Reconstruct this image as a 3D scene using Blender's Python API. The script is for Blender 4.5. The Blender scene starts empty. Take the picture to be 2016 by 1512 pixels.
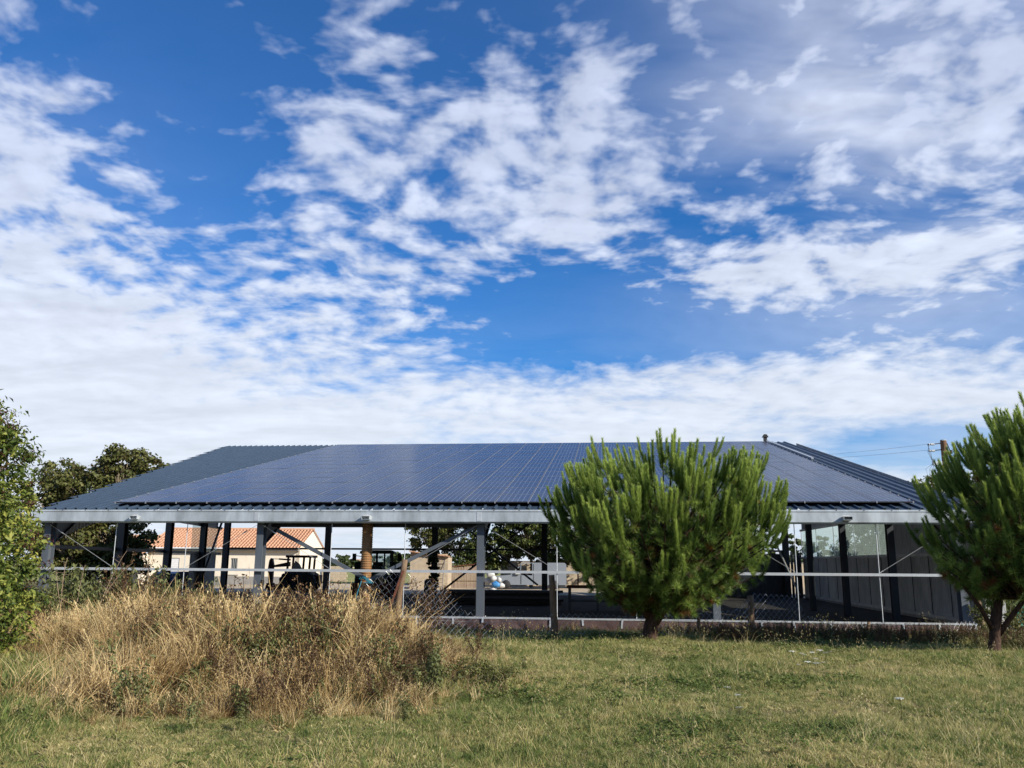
import bpy, math, random
import numpy as np
from mathutils import Vector, Matrix, Euler

R = math.radians
rng = np.random.default_rng(7)
random.seed(7)
scene = bpy.context.scene
col = scene.collection

# ------------------------------------------------------------------ camera, world, sun, exposure
EYE = 1.6
PITCH, ROLL, FPX = R(11.83), 6.74e-3, 1680.0
cam_d = bpy.data.cameras.new('camera'); cam = bpy.data.objects.new('camera', cam_d); col.objects.link(cam)
cam_d.sensor_width = 36; cam_d.lens = 36 * FPX / 2016; cam_d.clip_start = .05; cam_d.clip_end = 9000
cam.matrix_world = Matrix.Translation((0, 0, EYE)) @ Matrix.Rotation(R(90) + PITCH, 4, 'X') @ Matrix.Rotation(ROLL, 4, 'Z')
scene.camera = cam

SUN_EL = R(29)
SUN_DIR = Vector((.814 * math.cos(SUN_EL), -.581 * math.cos(SUN_EL), math.sin(SUN_EL))).normalized()
sun_d = bpy.data.lights.new('sun', 'SUN'); sun_d.energy = 5.0; sun_d.angle = R(.53); sun_d.color = (1, .93, .82)
sun = bpy.data.objects.new('sun', sun_d); col.objects.link(sun)
sun.rotation_euler = SUN_DIR.to_track_quat('Z', 'Y').to_euler()
scene.view_settings.view_transform = 'Standard'; scene.view_settings.look = 'None'
scene.view_settings.exposure = 0.48; scene.view_settings.gamma = 1.0; scene.view_settings.use_curve_mapping = False
SKY_STRENGTH = .10


def build_world():
    w = bpy.data.worlds.new('World'); scene.world = w; w.use_nodes = True
    nt = w.node_tree; nt.nodes.clear(); L = nt.links
    def N(t, **k):
        n = nt.nodes.new(t)
        for a, v in k.items(): setattr(n, a, v)
        return n
    def put(sock, v):
        if hasattr(v, 'is_output') or isinstance(v, bpy.types.NodeSocket): L.new(v, sock)
        else: sock.default_value = v
    def M(op, a, b=None, c=None, clamp=False):
        n = N('ShaderNodeMath', operation=op, use_clamp=clamp); put(n.inputs[0], a)
        if b is not None: put(n.inputs[1], b)
        if c is not None: put(n.inputs[2], c)
        return n.outputs[0]
    def noise(vec, scale, detail=4, rough=.55, dist=0., lac=2.):
        n = N('ShaderNodeTexNoise'); put(n.inputs['Vector'], vec); n.inputs['Scale'].default_value = scale
        n.inputs['Detail'].default_value = detail; n.inputs['Roughness'].default_value = rough
        n.inputs['Distortion'].default_value = dist; n.inputs['Lacunarity'].default_value = lac
        return n.outputs['Fac']
    def smooth(v, a, b, lo=0., hi=1.):
        n = N('ShaderNodeMapRange', interpolation_type='SMOOTHSTEP'); put(n.inputs[0], v)
        n.inputs[1].default_value = a; n.inputs[2].default_value = b; n.inputs[3].default_value = lo; n.inputs[4].default_value = hi
        return n.outputs[0]
    def mixc(f, a, b, blend='MIX'):
        n = N('ShaderNodeMix', data_type='RGBA', blend_type=blend); put(n.inputs[0], f); put(n.inputs[6], a); put(n.inputs[7], b)
        return n.outputs[2]
    sky = N('ShaderNodeTexSky', sky_type='NISHITA'); sky.sun_disc = False
    sky.sun_elevation = SUN_EL; sky.sun_rotation = math.atan2(SUN_DIR.x, SUN_DIR.y)
    sky.altitude = 20; sky.air_density = 1.0; sky.dust_density = .35; sky.ozone_density = 2.5
    tc = N('ShaderNodeTexCoord'); sep = N('ShaderNodeSeparateXYZ'); L.new(tc.outputs['Generated'], sep.inputs[0])
    x, y, z = sep.outputs
    zz = M('ADD', M('MAXIMUM', z, 0.), .17)
    cmb = N('ShaderNodeCombineXYZ'); L.new(M('DIVIDE', x, zz), cmb.inputs[0]); L.new(M('DIVIDE', y, zz), cmb.inputs[1])
    p = cmb.outputs[0]                                  # position on the flat cloud layer
    az = M('MULTIPLY', M('ARCTAN2', x, y), 57.2958); el = M('MULTIPLY', M('ARCSINE', z), 57.2958)
    # where the cloud layer is thick or open: soft patches by azimuth and elevation (degrees)
    def patch(a, e, sa, se, w):
        u = M('DIVIDE', M('SUBTRACT', az, a), sa); v = M('DIVIDE', M('SUBTRACT', el, e), se)
        return M('MULTIPLY', M('EXPONENT', M('MULTIPLY', M('ADD', M('MULTIPLY', u, u), M('MULTIPLY', v, v)), -1.)), w)
    cover = smooth(el, 6., 19., .27, 0.)
    for q in CLOUD_PATCHES: cover = M('ADD', cover, patch(*q))
    warp = N('ShaderNodeTexNoise'); L.new(p, warp.inputs['Vector']); warp.inputs['Scale'].default_value = 2.2; warp.inputs['Detail'].default_value = 2
    vm = N('ShaderNodeVectorMath', operation='MULTIPLY_ADD'); L.new(warp.outputs['Color'], vm.inputs[0]); vm.inputs[1].default_value = (.16, .16, 0); L.new(p, vm.inputs[2])
    pw = vm.outputs[0]
    big = noise(pw, 1.7, 3, .5)
    mid = noise(pw, 11., 3, .52)
    fine = noise(pw, 24., 5, .55)
    calm = smooth(el, 7, 20, .22, 1.)                     # far cloud reads as smooth layers
    dens = M('ADD', M('ADD', M('MULTIPLY', big, .55), M('MULTIPLY', calm, M('ADD', M('MULTIPLY', mid, 1.05), M('MULTIPLY', fine, .34)))), M('ADD', cover, M('MULTIPLY', M('SUBTRACT', 1., calm), .695)))
    alpha = smooth(dens, .93, 1.33)
    # thin veil of streaky high cloud, drawn out along one wind direction
    mp = N('ShaderNodeMapping'); L.new(pw, mp.inputs['Vector']); mp.inputs['Rotation'].default_value = (0, 0, R(-28)); mp.inputs['Scale'].default_value = (.7, 1.9, 1)
    streak = noise(mp.outputs[0], 1.3, 5, .55)
    veil_area = M('ADD', smooth(el, 3, 19, .45, .02), M('ADD', patch(27, 27, 13, 11, 1.35), patch(-36, 16, 12, 10, .25)))
    veil = M('MULTIPLY', smooth(streak, .28, .62), veil_area, clamp=True)
    cover_all = M('MAXIMUM', M('MULTIPLY', alpha, smooth(el, 8, 34, 1., .80)), M('MULTIPLY', veil, .86))
    # sun-facing sides of the puffs are whiter, thick undersides slightly grey
    sh = N('ShaderNodeVectorMath', operation='ADD'); L.new(pw, sh.inputs[0]); sh.inputs[1].default_value = (.04, -.028, 0)
    rel = M('SUBTRACT', mid, noise(sh.outputs[0], 11., 3, .52))
    thick = smooth(dens, 1.04, 1.46)
    soft = noise(mp.outputs[0], 2.6, 5, .55)
    bright = M('ADD', M('ADD', CLOUD_LUM, M('MULTIPLY', rel, M('MULTIPLY', calm, .30))), M('MULTIPLY', M('SUBTRACT', soft, .5), M('MULTIPLY', thick, .40)))
    cloud = mixc(smooth(el, 4, 30), (.83, .895, 1.0, 1), (.75, .82, 1.0, 1))
    cl2 = N('ShaderNodeVectorMath', operation='SCALE'); L.new(cloud, cl2.inputs[0]); L.new(M('DIVIDE', bright, SKY_STRENGTH), cl2.inputs['Scale'])
    hs = mixc(1., sky.outputs[0], SKY_TINT, 'MULTIPLY')
    # the low sky fades into pale haze
    hz = N('ShaderNodeVectorMath', operation='SCALE'); hz.inputs[0].default_value = (.62, .78, .98); hz.inputs['Scale'].default_value = CLOUD_LUM * .98 / SKY_STRENGTH
    hs = mixc(smooth(el, 0., 10., .8, 0.), hs, hz.outputs[0])
    out = mixc(M('MULTIPLY', cover_all, .97), hs, cl2.outputs[0])
    bg = N('ShaderNodeBackground'); L.new(out, bg.inputs[0]); bg.inputs[1].default_value = SKY_STRENGTH
    wo = N('ShaderNodeOutputWorld'); L.new(bg.outputs[0], wo.inputs[0])

SKY_TINT = (.19, .60, 1.04, 1)
CLOUD_LUM = .68
#                (azimuth, elevation, half width, half height, weight)
CLOUD_PATCHES = [(-27, 11, 17, 7, .24), (-35, 20, 8, 8, .30), (-25, 32, 7, 6, -.26), (-20, 24.5, 4.5, 3.5, -.24), (-8, 24.5, 12, 5.5, .18), (10, 30, 8, 4, .12), (-15, 27.5, 5, 2.5, .16), (-1, 28.5, 7, 4, .12), (-12, 19, 7, 3, .14), (-13, 32.5, 6, 3, .12),
                 (3.5, 16.5, 6.5, 3.0, -.34), (-4, 35.5, 5, 3, -.14), (5, 30, 6, 4, .14), (4, 23, 6, 3, .18), (22, 25, 10, 7, .06), (32, 28, 9, 9, .24), (16, 18.6, 7, 2.8, .28), (28, 18, 5, 2.0, .26),
                 (14, 14.6, 9, 1.5, -.22), (26, 21.5, 8, 1.4, -.12), (19, 11, 18, 2.4, .16), (25, 7.3, 6, 1.4, -.35), (0, 9, 12, 2, .06)]
build_world()

# ------------------------------------------------------------------ helpers
def at(px, py, Y):
    """World point seen at photo pixel (px, py) at ground distance Y."""
    a, b = px - 1008, py - 756
    cr, sr = math.cos(ROLL), math.sin(ROLL)
    U, V = a * cr + b * sr, -a * sr + b * cr
    c, s = math.cos(PITCH), math.sin(PITCH)
    x, yc = U / FPX, -V / FPX
    d = Vector((x, c - yc * s, s + yc * c))
    d *= Y / d.y
    return Vector((d.x, d.y, d.z + EYE))

def tag(o, label=None, cat=None, group=None, kind=None):
    for k, v in (('label', label), ('category', cat), ('group', group), ('kind', kind)):
        if v: o[k] = v
    return o

def empty(name, loc=(0, 0, 0), rz=0, label=None, cat=None, group=None):
    o = bpy.data.objects.new(name, None); col.objects.link(o); o.empty_display_size = .2
    o.location = loc; o.rotation_euler = (0, 0, rz)
    return tag(o, label, cat, group)

def link(name, me, parent=None):
    o = bpy.data.objects.new(name, me); col.objects.link(o)
    if parent is not None: o.parent = parent
    return o

def copy_tree(o, parent=None):
    c = o.copy(); col.objects.link(c); c.parent = parent
    for ch in list(o.children): copy_tree(ch, c)
    return c

class MB:
    """Collects boxes, bars, tubes and sheets, then links them as one mesh object."""
    def __init__(s): s.v = []; s.f = []; s.m = []
    def add(s, v, f, m=0):
        b = len(s.v); s.v += [tuple(p) for p in v]; s.f += [tuple(i + b for i in q) for q in f]; s.m += [m] * len(f)
    def box(s, x0, x1, y0, y1, z0, z1, m=0):
        s.add([(x0, y0, z0), (x1, y0, z0), (x1, y1, z0), (x0, y1, z0), (x0, y0, z1), (x1, y0, z1), (x1, y1, z1), (x0, y1, z1)],
              [(0, 3, 2, 1), (4, 5, 6, 7), (0, 1, 5, 4), (1, 2, 6, 5), (2, 3, 7, 6), (3, 0, 4, 7)], m)
    def bar(s, p, q, w, h, up=(0, 0, 1), m=0):
        p, q = Vector(p), Vector(q); d = (q - p).normalized(); up = Vector(up)
        if abs(d.dot(up)) > .98: up = Vector((0, 1, 0))
        a = d.cross(up).normalized() * w / 2; b = a.cross(d).normalized() * h / 2
        s.add([p - a - b, p + a - b, p + a + b, p - a + b, q - a - b, q + a - b, q + a + b, q - a + b],
              [(0, 1, 2, 3), (7, 6, 5, 4), (0, 4, 5, 1), (1, 5, 6, 2), (2, 6, 7, 3), (3, 7, 4, 0)], m)
    def tube(s, pts, rad, n=6, m=0, cap=True):
        pts = [Vector(p) for p in pts]; k = len(pts)
        if not hasattr(rad, '__len__'): rad = [rad] * k
        vs = []; ref = Vector((.13, .31, .94))
        for i, p in enumerate(pts):
            d = (pts[min(i + 1, k - 1)] - pts[max(i - 1, 0)]).normalized()
            if abs(d.dot(ref)) > .95: ref = Vector((1, 0, .1)).normalized()
            a = d.cross(ref).normalized(); b = d.cross(a)
            vs += [p + (a * math.cos(2 * math.pi * j / n) + b * math.sin(2 * math.pi * j / n)) * rad[i] for j in range(n)]
        fs = [(i * n + j, i * n + (j + 1) % n, (i + 1) * n + (j + 1) % n, (i + 1) * n + j) for i in range(k - 1) for j in range(n)]
        if cap: fs += [tuple(reversed(range(n))), tuple((k - 1) * n + j for j in range(n))]
        s.add(vs, fs, m)
    def prism(s, poly, d0, d1, axis='y', m=0):
        """poly: list of (a, b); extruded along axis from d0 to d1."""
        def P(a, b, d): return {'x': (d, a, b), 'y': (a, d, b), 'z': (a, b, d)}[axis]
        n = len(poly)
        s.add([P(a, b, d0) for a, b in poly] + [P(a, b, d1) for a, b in poly],
              [tuple(range(n)), tuple(reversed(range(n, 2 * n)))] + [(i, i + n, (i + 1) % n + n, (i + 1) % n) for i in range(n)], m)
    def disc_tube(s, c, axis, r, w, n=20, m=0, r_in=0):
        c, a = Vector(c), Vector(axis).normalized()
        s.tube([c - a * w / 2, c + a * w / 2], r, n, m)
    def mesh(s, name, mats):
        me = bpy.data.meshes.new(name); me.from_pydata(s.v, [], s.f)
        for mt in (mats if isinstance(mats, (list, tuple)) else [mats]): me.materials.append(mt)
        if any(s.m): me.polygons.foreach_set('material_index', s.m)
        me.update(); return me
    def build(s, name, mats, parent=None, smooth=False):
        me = s.mesh(name, mats)
        if smooth: me.polygons.foreach_set('use_smooth', [True] * len(me.polygons))
        return link(name, me, parent)

def np_mesh(name, v, tris, mats, tone=None, mi=None, quads=None):
    me = bpy.data.meshes.new(name); v = np.asarray(v, np.float32); f = np.asarray(tris, np.int32); k = f.shape[1]
    me.vertices.add(len(v)); me.vertices.foreach_set('co', v.ravel())
    me.loops.add(f.size); me.loops.foreach_set('vertex_index', f.ravel())
    me.polygons.add(len(f)); me.polygons.foreach_set('loop_start', np.arange(0, f.size, k, dtype=np.int32)); me.polygons.foreach_set('loop_total', np.full(len(f), k, np.int32))
    for mt in (mats if isinstance(mats, (list, tuple)) else [mats]): me.materials.append(mt)
    if mi is not None: me.polygons.foreach_set('material_index', np.asarray(mi, np.int32))
    if tone is not None:
        a = me.attributes.new('tone', 'FLOAT', 'POINT'); a.data.foreach_set('value', np.asarray(tone, np.float32))
    me.update(); me.validate(); return me

# ------------------------------------------------------------------ materials
def material(name, color, rough=.6, metal=0., spec=.5, var=.0, var_scale=3., color2=None, bump=0., bump_scale=40., detail=5, stretch=None, obj=True, ramp=(.35, .65)):
    m = bpy.data.materials.new(name); m.use_nodes = True; nt = m.node_tree; b = nt.nodes['Principled BSDF']; L = nt.links
    b.inputs['Roughness'].default_value = rough; b.inputs['Metallic'].default_value = metal; b.inputs['Specular IOR Level'].default_value = spec
    c = (*color, 1)
    b.inputs['Base Color'].default_value = c
    tc = nt.nodes.new('ShaderNodeTexCoord'); vec = tc.outputs['Object']
    if not obj:
        g = nt.nodes.new('ShaderNodeNewGeometry'); vec = g.outputs['Position']
    if stretch:
        mp = nt.nodes.new('ShaderNodeMapping'); L.new(vec, mp.inputs[0]); mp.inputs['Scale'].default_value = stretch; vec = mp.outputs[0]
    if var or color2:
        n = nt.nodes.new('ShaderNodeTexNoise'); L.new(vec, n.inputs['Vector']); n.inputs['Scale'].default_value = var_scale; n.inputs['Detail'].default_value = detail; n.inputs['Roughness'].default_value = .62
        r = nt.nodes.new('ShaderNodeMapRange'); L.new(n.outputs['Fac'], r.inputs[0]); r.inputs[1].default_value, r.inputs[2].default_value = ramp
        mx = nt.nodes.new('ShaderNodeMix'); mx.data_type = 'RGBA'; L.new(r.outputs[0], mx.inputs[0])
        mx.inputs[6].default_value = c if color2 else tuple(x * (1 - var) for x in color) + (1,)
        mx.inputs[7].default_value = (*color2, 1) if color2 else tuple(min(1, x * (1 + var)) for x in color) + (1,)
        L.new(mx.outputs[2], b.inputs['Base Color'])
    if bump:
        n2 = nt.nodes.new('ShaderNodeTexNoise'); L.new(vec, n2.inputs['Vector']); n2.inputs['Scale'].default_value = bump_scale; n2.inputs['Detail'].default_value = 4
        bp = nt.nodes.new('ShaderNodeBump'); bp.inputs['Strength'].default_value = bump; bp.inputs['Distance'].default_value = .02
        L.new(n2.outputs['Fac'], bp.inputs['Height']); L.new(bp.outputs[0], b.inputs['Normal'])
    return m

def leaf_material(name, stops, patches=None, transl=.35, rough=.55, spec=.3, patch_scale=.6, inst_var=.25):
    """Foliage: colour by the per-leaf tone, shifted by soft world-space patches, with some light let through."""
    m = bpy.data.materials.new(name); m.use_nodes = True; nt = m.node_tree; L = nt.links; b = nt.nodes['Principled BSDF']
    at_ = nt.nodes.new('ShaderNodeAttribute'); at_.attribute_name = 'tone'; fac = at_.outputs['Fac']
    def math_(op, a, bb):
        n = nt.nodes.new('ShaderNodeMath'); n.operation = op
        for i, q in enumerate((a, bb)):
            if isinstance(q, (int, float)): n.inputs[i].default_value = q
            else: L.new(q, n.inputs[i])
        return n.outputs[0]
    if patches:
        g = nt.nodes.new('ShaderNodeNewGeometry'); n = nt.nodes.new('ShaderNodeTexNoise'); L.new(g.outputs['Position'], n.inputs['Vector'])
        n.inputs['Scale'].default_value = patch_scale; n.inputs['Detail'].default_value = 5; n.inputs['Roughness'].default_value = .6
        fac = math_('ADD', fac, math_('MULTIPLY', math_('SUBTRACT', n.outputs['Fac'], .5), patches))
    if inst_var:
        oi = nt.nodes.new('ShaderNodeObjectInfo'); fac = math_('ADD', fac, math_('MULTIPLY', math_('SUBTRACT', oi.outputs['Random'], .5), inst_var))
    cr = nt.nodes.new('ShaderNodeValToRGB'); L.new(fac, cr.inputs[0]); el = cr.color_ramp.elements
    while len(el) < len(stops): el.new(.5)
    for e, (p, c) in zip(el, stops): e.position = p; e.color = (*c, 1)
    L.new(cr.outputs[0], b.inputs['Base Color']); b.inputs['Roughness'].default_value = rough; b.inputs['Specular IOR Level'].default_value = spec
    tr = nt.nodes.new('ShaderNodeBsdfTranslucent'); L.new(cr.outputs[0], tr.inputs[0])
    mx = nt.nodes.new('ShaderNodeMixShader'); mx.inputs[0].default_value = transl
    L.new(b.outputs[0], mx.inputs[1]); L.new(tr.outputs[0], mx.inputs[2]); L.new(mx.outputs[0], nt.nodes['Material Output'].inputs['Surface'])
    return m

M = {}
M['galv'] = material('galvanised_steel', (.42, .46, .48), .45, .3, .5, .26, 2.2, bump=.06, bump_scale=40, stretch=(1, 1, .35), detail=9)
M['galv_bright'] = material('bright_zinc', (.55, .57, .58), .38, .45, .5, .08, 9)
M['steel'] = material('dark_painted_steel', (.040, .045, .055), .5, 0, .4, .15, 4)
M['column'] = material('grey_painted_steel', (.085, .098, .115), .5, 0, .4, .12, 3, stretch=(1, 1, .4))
M['roof'] = material('slate_blue_roof_sheet', (.036, .056, .083), .45, 0, .3, .08, 1.5)
M['frame_alu'] = material('panel_frame_aluminium', (.25, .255, .27), .4, .3)
M['black'] = material('black_rubber', (.014, .014, .015), .75)
M['rail'] = material('mounting_rail_black', (.02, .02, .024), .5)
M['brown_film'] = material('brown_plastic_membrane', (.085, .052, .047), .55, 0, .3, .25, 4, bump=.3, bump_scale=18)
M['concrete'] = material('concrete', (.30, .29, .27), .85, 0, .3, .2, 3, bump=.2)
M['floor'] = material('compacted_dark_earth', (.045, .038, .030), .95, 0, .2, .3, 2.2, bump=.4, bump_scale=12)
M['yard'] = material('pale_gravel', (.40, .33, .235), .95, 0, .2, .2, 1.8, bump=.4, bump_scale=20)
M['wall_sheet'] = material('grey_wall_sheet', (.42, .415, .40), .5, 0, .4, .18, 2, stretch=(1, 1, .5))
M['wood'] = material('weathered_wood', (.12, .072, .040), .85, 0, .3, .3, 8, color2=(.21, .145, .09), bump=.5, bump_scale=30, stretch=(6, 6, .7))
M['rust'] = material('rusty_steel', (.16, .055, .03), .8, .1, .3, .3, 12, color2=(.07, .03, .02))
M['pole_wood'] = material('tarred_pole_wood', (.15, .085, .048), .85, 0, .3, .25, 6, stretch=(5, 5, .5))
M['pipe'] = material('brown_corrugated_plastic', (.24, .125, .05), .45, 0, .5, .1, 5)
M['wire'] = material('galvanised_wire', (.50, .52, .53), .4, .5)
M['render_white'] = material('cream_render', (.74, .66, .54), .9, 0, .2, .05, 2)
M['render_grey'] = material('grey_render', (.26, .25, .235), .9, 0, .2, .12, 2)
M['render_sand'] = material('sand_render', (.44, .36, .26), .92, 0, .2, .14, 3, bump=.3, bump_scale=14)
M['tile_pan'] = material('dark_tile_pan', (.26, .095, .05), .9, 0, .2, .3, 9, color2=(.36, .17, .10))
M['tile'] = material('terracotta_tile', (.42, .20, .115), .85, 0, .3, .3, 9, color2=(.60, .39, .25), detail=7)
M['shutter'] = material('white_shutter', (.78, .78, .78), .5, 0, .4, .03, 3)
M['glass_dark'] = material('dark_window_glass', (.03, .035, .04), .08, 0, .6)
M['car_blue'] = material('dark_blue_car_paint', (.022, .035, .085), .25, .2, .6)
M['van_grey'] = material('pale_grey_van_paint', (.24, .27, .31), .35, .1, .6)
M['tractor'] = material('dark_green_tractor_paint', (.012, .03, .022), .5, 0, .4)
M['digger'] = material('dark_red_digger_paint', (.045, .010, .008), .6, 0, .4, .3, 6)
M['blue_body'] = material('dark_blue_machine_paint', (.012, .018, .035), .5)
M['bag_white'] = material('white_plastic_sack', (.50, .50, .48), .5, 0, .4, .08, 6)
M['bag_blue'] = material('blue_plastic_sack', (.05, .22, .50), .5)
M['reed'] = material('reed_screen', (.27, .19, .14), .9, 0, .2, .3, 10, color2=(.36, .29, .23), stretch=(30, 30, 1))
M['cord'] = material('turquoise_cord', (.02, .17, .23), .6)
M['net'] = material('green_windbreak_net', (.04, .17, .12), .8, 0, .2, .2, 8)
M['bark'] = material('pine_bark', (.034, .021, .016), .95, 0, .2, .3, 10, color2=(.085, .05, .034), bump=.8, bump_scale=16, stretch=(3, 3, 1))
M['bark_grey'] = material('tree_bark', (.20, .165, .11), .95, 0, .2, .3, 8, bump=.5, bump_scale=20)
M['twig'] = material('bare_bramble_cane', (.22, .16, .11), .85, 0, .3, .3, 5)
M['ceramic'] = material('white_porcelain_insulator', (.6, .6, .58), .3)
M['bird'] = material('black_cowl', (.018, .016, .018), .6)
M['red'] = material('faded_red_paint', (.35, .04, .03), .6)

def ground_material():
    m = bpy.data.materials.new('dry_meadow_ground'); m.use_nodes = True; nt = m.node_tree; L = nt.links; b = nt.nodes['Principled BSDF']; b.inputs['Roughness'].default_value = .95; b.inputs['Specular IOR Level'].default_value = .15
    g = nt.nodes.new('ShaderNodeNewGeometry')
    def noise(s, d=6):
        n = nt.nodes.new('ShaderNodeTexNoise'); L.new(g.outputs['Position'], n.inputs['Vector']); n.inputs['Scale'].default_value = s; n.inputs['Detail'].default_value = d; n.inputs['Roughness'].default_value = .65; return n.outputs['Fac']
    def ramp(f, st):
        r = nt.nodes.new('ShaderNodeValToRGB'); L.new(f, r.inputs[0])
        while len(r.color_ramp.elements) < len(st): r.color_ramp.elements.new(.5)
        for e, (p, c) in zip(r.color_ramp.elements, st): e.position = p; e.color = (*c, 1)
        return r.outputs[0]
    a = ramp(noise(.7), [(.35, (.085, .095, .030)), (.5, (.160, .140, .056)), (.66, (.26, .20, .10))])
    d = ramp(noise(22, 8), [(.3, (.25, .25, .25)), (.7, (1.25, 1.25, 1.25))])
    mx = nt.nodes.new('ShaderNodeMix'); mx.data_type = 'RGBA'; mx.blend_type = 'MULTIPLY'; mx.inputs[0].default_value = 1; L.new(a, mx.inputs[6]); L.new(d, mx.inputs[7])
    L.new(mx.outputs[2], b.inputs['Base Color'])
    bp = nt.nodes.new('ShaderNodeBump'); bp.inputs['Strength'].default_value = .8; bp.inputs['Distance'].default_value = .03; L.new(noise(30), bp.inputs['Height']); L.new(bp.outputs[0], b.inputs['Normal'])
    return m
M['ground'] = ground_material()

def panel_material():
    """Poly-crystalline cells printed behind glass: six by ten cells, pale bus lines (flat print)."""
    m = bpy.data.materials.new('solar_cells_under_glass'); m.use_nodes = True; nt = m.node_tree; L = nt.links; b = nt.nodes['Principled BSDF']
    tc = nt.nodes.new('ShaderNodeTexCoord'); sp = nt.nodes.new('ShaderNodeSeparateXYZ'); L.new(tc.outputs['Object'], sp.inputs[0])
    def mth(op, a, c):
        n = nt.nodes.new('ShaderNodeMath'); n.operation = op
        for i, q in enumerate((a, c)):
            if isinstance(q, (int, float)): n.inputs[i].default_value = q
            else: L.new(q, n.inputs[i])
        return n.outputs[0]
    def line(s, off, pitch, half):
        f = mth('FRACT', mth('DIVIDE', mth('SUBTRACT', s, off), pitch), 0.)
        return mth('GREATER_THAN', mth('ABSOLUTE', mth('SUBTRACT', f, .5), 0.), .5 - half / pitch)
    ln = mth('MAXIMUM', line(sp.outputs[0], .0175, .1585, .0034), line(sp.outputs[1], .012, .158, .0055))
    oi = nt.nodes.new('ShaderNodeObjectInfo')
    n = nt.nodes.new('ShaderNodeTexNoise'); n.noise_dimensions = '4D'; L.new(tc.outputs['Object'], n.inputs['Vector']); n.inputs['W'].default_value = 0; L.new(mth('MULTIPLY', oi.outputs['Random'], 37.), n.inputs['W']); n.inputs['Scale'].default_value = 4
    cr = nt.nodes.new('ShaderNodeValToRGB'); L.new(n.outputs['Fac'], cr.inputs[0]); e = cr.color_ramp.elements
    e[0].position, e[0].color = .3, (.008, .018, .046, 1); e[1].position, e[1].color = .7, (.016, .029, .068, 1)
    mx = nt.nodes.new('ShaderNodeMix'); mx.data_type = 'RGBA'; L.new(ln, mx.inputs[0]); L.new(cr.outputs[0], mx.inputs[6]); mx.inputs[7].default_value = (.34, .38, .45, 1)
    L.new(mx.outputs[2], b.inputs['Base Color']); b.inputs['Roughness'].default_value = .5; b.inputs['Specular IOR Level'].default_value = 0
    # anti-reflective textured glass: a weak, slightly blurred reflection that grows towards grazing views
    gl = nt.nodes.new('ShaderNodeBsdfGlossy'); gl.inputs['Roughness'].default_value = .12; gl.inputs['Color'].default_value = (.92, .95, 1, 1)
    lw = nt.nodes.new('ShaderNodeLayerWeight'); lw.inputs['Blend'].default_value = .5
    fac = mth('ADD', mth('MULTIPLY', mth('POWER', lw.outputs['Facing'], 4.), .42), .015)
    ms = nt.nodes.new('ShaderNodeMixShader'); L.new(fac, ms.inputs[0]); L.new(b.outputs[0], ms.inputs[1]); L.new(gl.outputs[0], ms.inputs[2]); L.new(ms.outputs[0], nt.nodes['Material Output'].inputs['Surface'])
    return m
M['cells'] = panel_material()

def translucent_sheet():
    m = bpy.data.materials.new('clear_corrugated_plastic'); m.use_nodes = True; nt = m.node_tree; L = nt.links; b = nt.nodes['Principled BSDF']
    b.inputs['Base Color'].default_value = (.62, .68, .68, 1); b.inputs['Roughness'].default_value = .25
    t = nt.nodes.new('ShaderNodeBsdfTransparent'); t.inputs[0].default_value = (.84, .90, .87, 1)
    d = nt.nodes.new('ShaderNodeBsdfTranslucent'); d.inputs[0].default_value = (.60, .72, .64, 1)
    m1 = nt.nodes.new('ShaderNodeMixShader'); m1.inputs[0].default_value = .65; L.new(b.outputs[0], m1.inputs[1]); L.new(d.outputs[0], m1.inputs[2])
    mx = nt.nodes.new('ShaderNodeMixShader'); mx.inputs[0].default_value = .74; L.new(m1.outputs[0], mx.inputs[1]); L.new(t.outputs[0], mx.inputs[2]); L.new(mx.outputs[0], nt.nodes['Material Output'].inputs['Surface'])
    return m
M['clear_sheet'] = translucent_sheet()

# ------------------------------------------------------------------ terrain
AL = .10568; BX, BY = -12.4107, 26.9779                # facade direction and the left foot of the solar array
def facade_y(x): return BY - math.tan(AL) * (x - BX)
def gz(x, y):
    """Ground height (numpy)."""
    x = np.asarray(x, float); y = np.asarray(y, float)
    t = np.clip((y - (BY - math.tan(AL) * (x - BX) - 6.0)) / 4.5, 0, 1); z = -.28 * t * t * (3 - 2 * t)
    z = z + .40 * np.exp(-(((x + 4.4) / 3.1) ** 2 + ((y - 14.2) / 2.7) ** 2))
    z = z + .30 * np.exp(-(((x + 1.9) / 1.3) ** 2 + ((y - 11.6) / 1.3) ** 2))
    near = np.clip((60 - np.hypot(x, y)) / 30, 0, 1) * (1 - t)
    return z + near * (.022 * np.sin(1.3 * x + .6 * y) + .018 * np.sin(.7 * x - 1.9 * y + 1) + .012 * np.sin(3.1 * x + 2.3 * y))

def build_ground():
    xs = np.concatenate([[-4000, -1500, -600, -250, -120, -70, -45, -32, -24, -19], np.arange(-16, 18.01, .3), [20, 24, 30, 40, 60, 100, 200, 500, 1500, 4000]])
    ys = np.concatenate([[-800, -200, -60, -20, -6, 0, 3], np.arange(4.5, 27, .3), [28, 30, 35, 45, 60, 90, 150, 300, 700, 1800, 5000]])
    X, Y = np.meshgrid(xs, ys); Z = gz(X, Y); v = np.stack([X, Y, Z], -1).reshape(-1, 3)
    nx, ny = len(xs), len(ys); i = np.arange((ny - 1) * (nx - 1)); r, c = i // (nx - 1), i % (nx - 1); a = r * nx + c
    me = np_mesh('ground', v, np.stack([a, a + 1, a + nx + 1, a + nx], -1), M['ground']); me.polygons.foreach_set('use_smooth', [True] * len(me.polygons))
    tag(link('ground', me), kind='structure')
build_ground()
HX = Matrix.Translation((BX, BY, 0)) @ Matrix.Rotation(-AL, 4, 'Z')
def hloc(k, d, z=0): return HX @ Vector((k, d, z))

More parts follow.
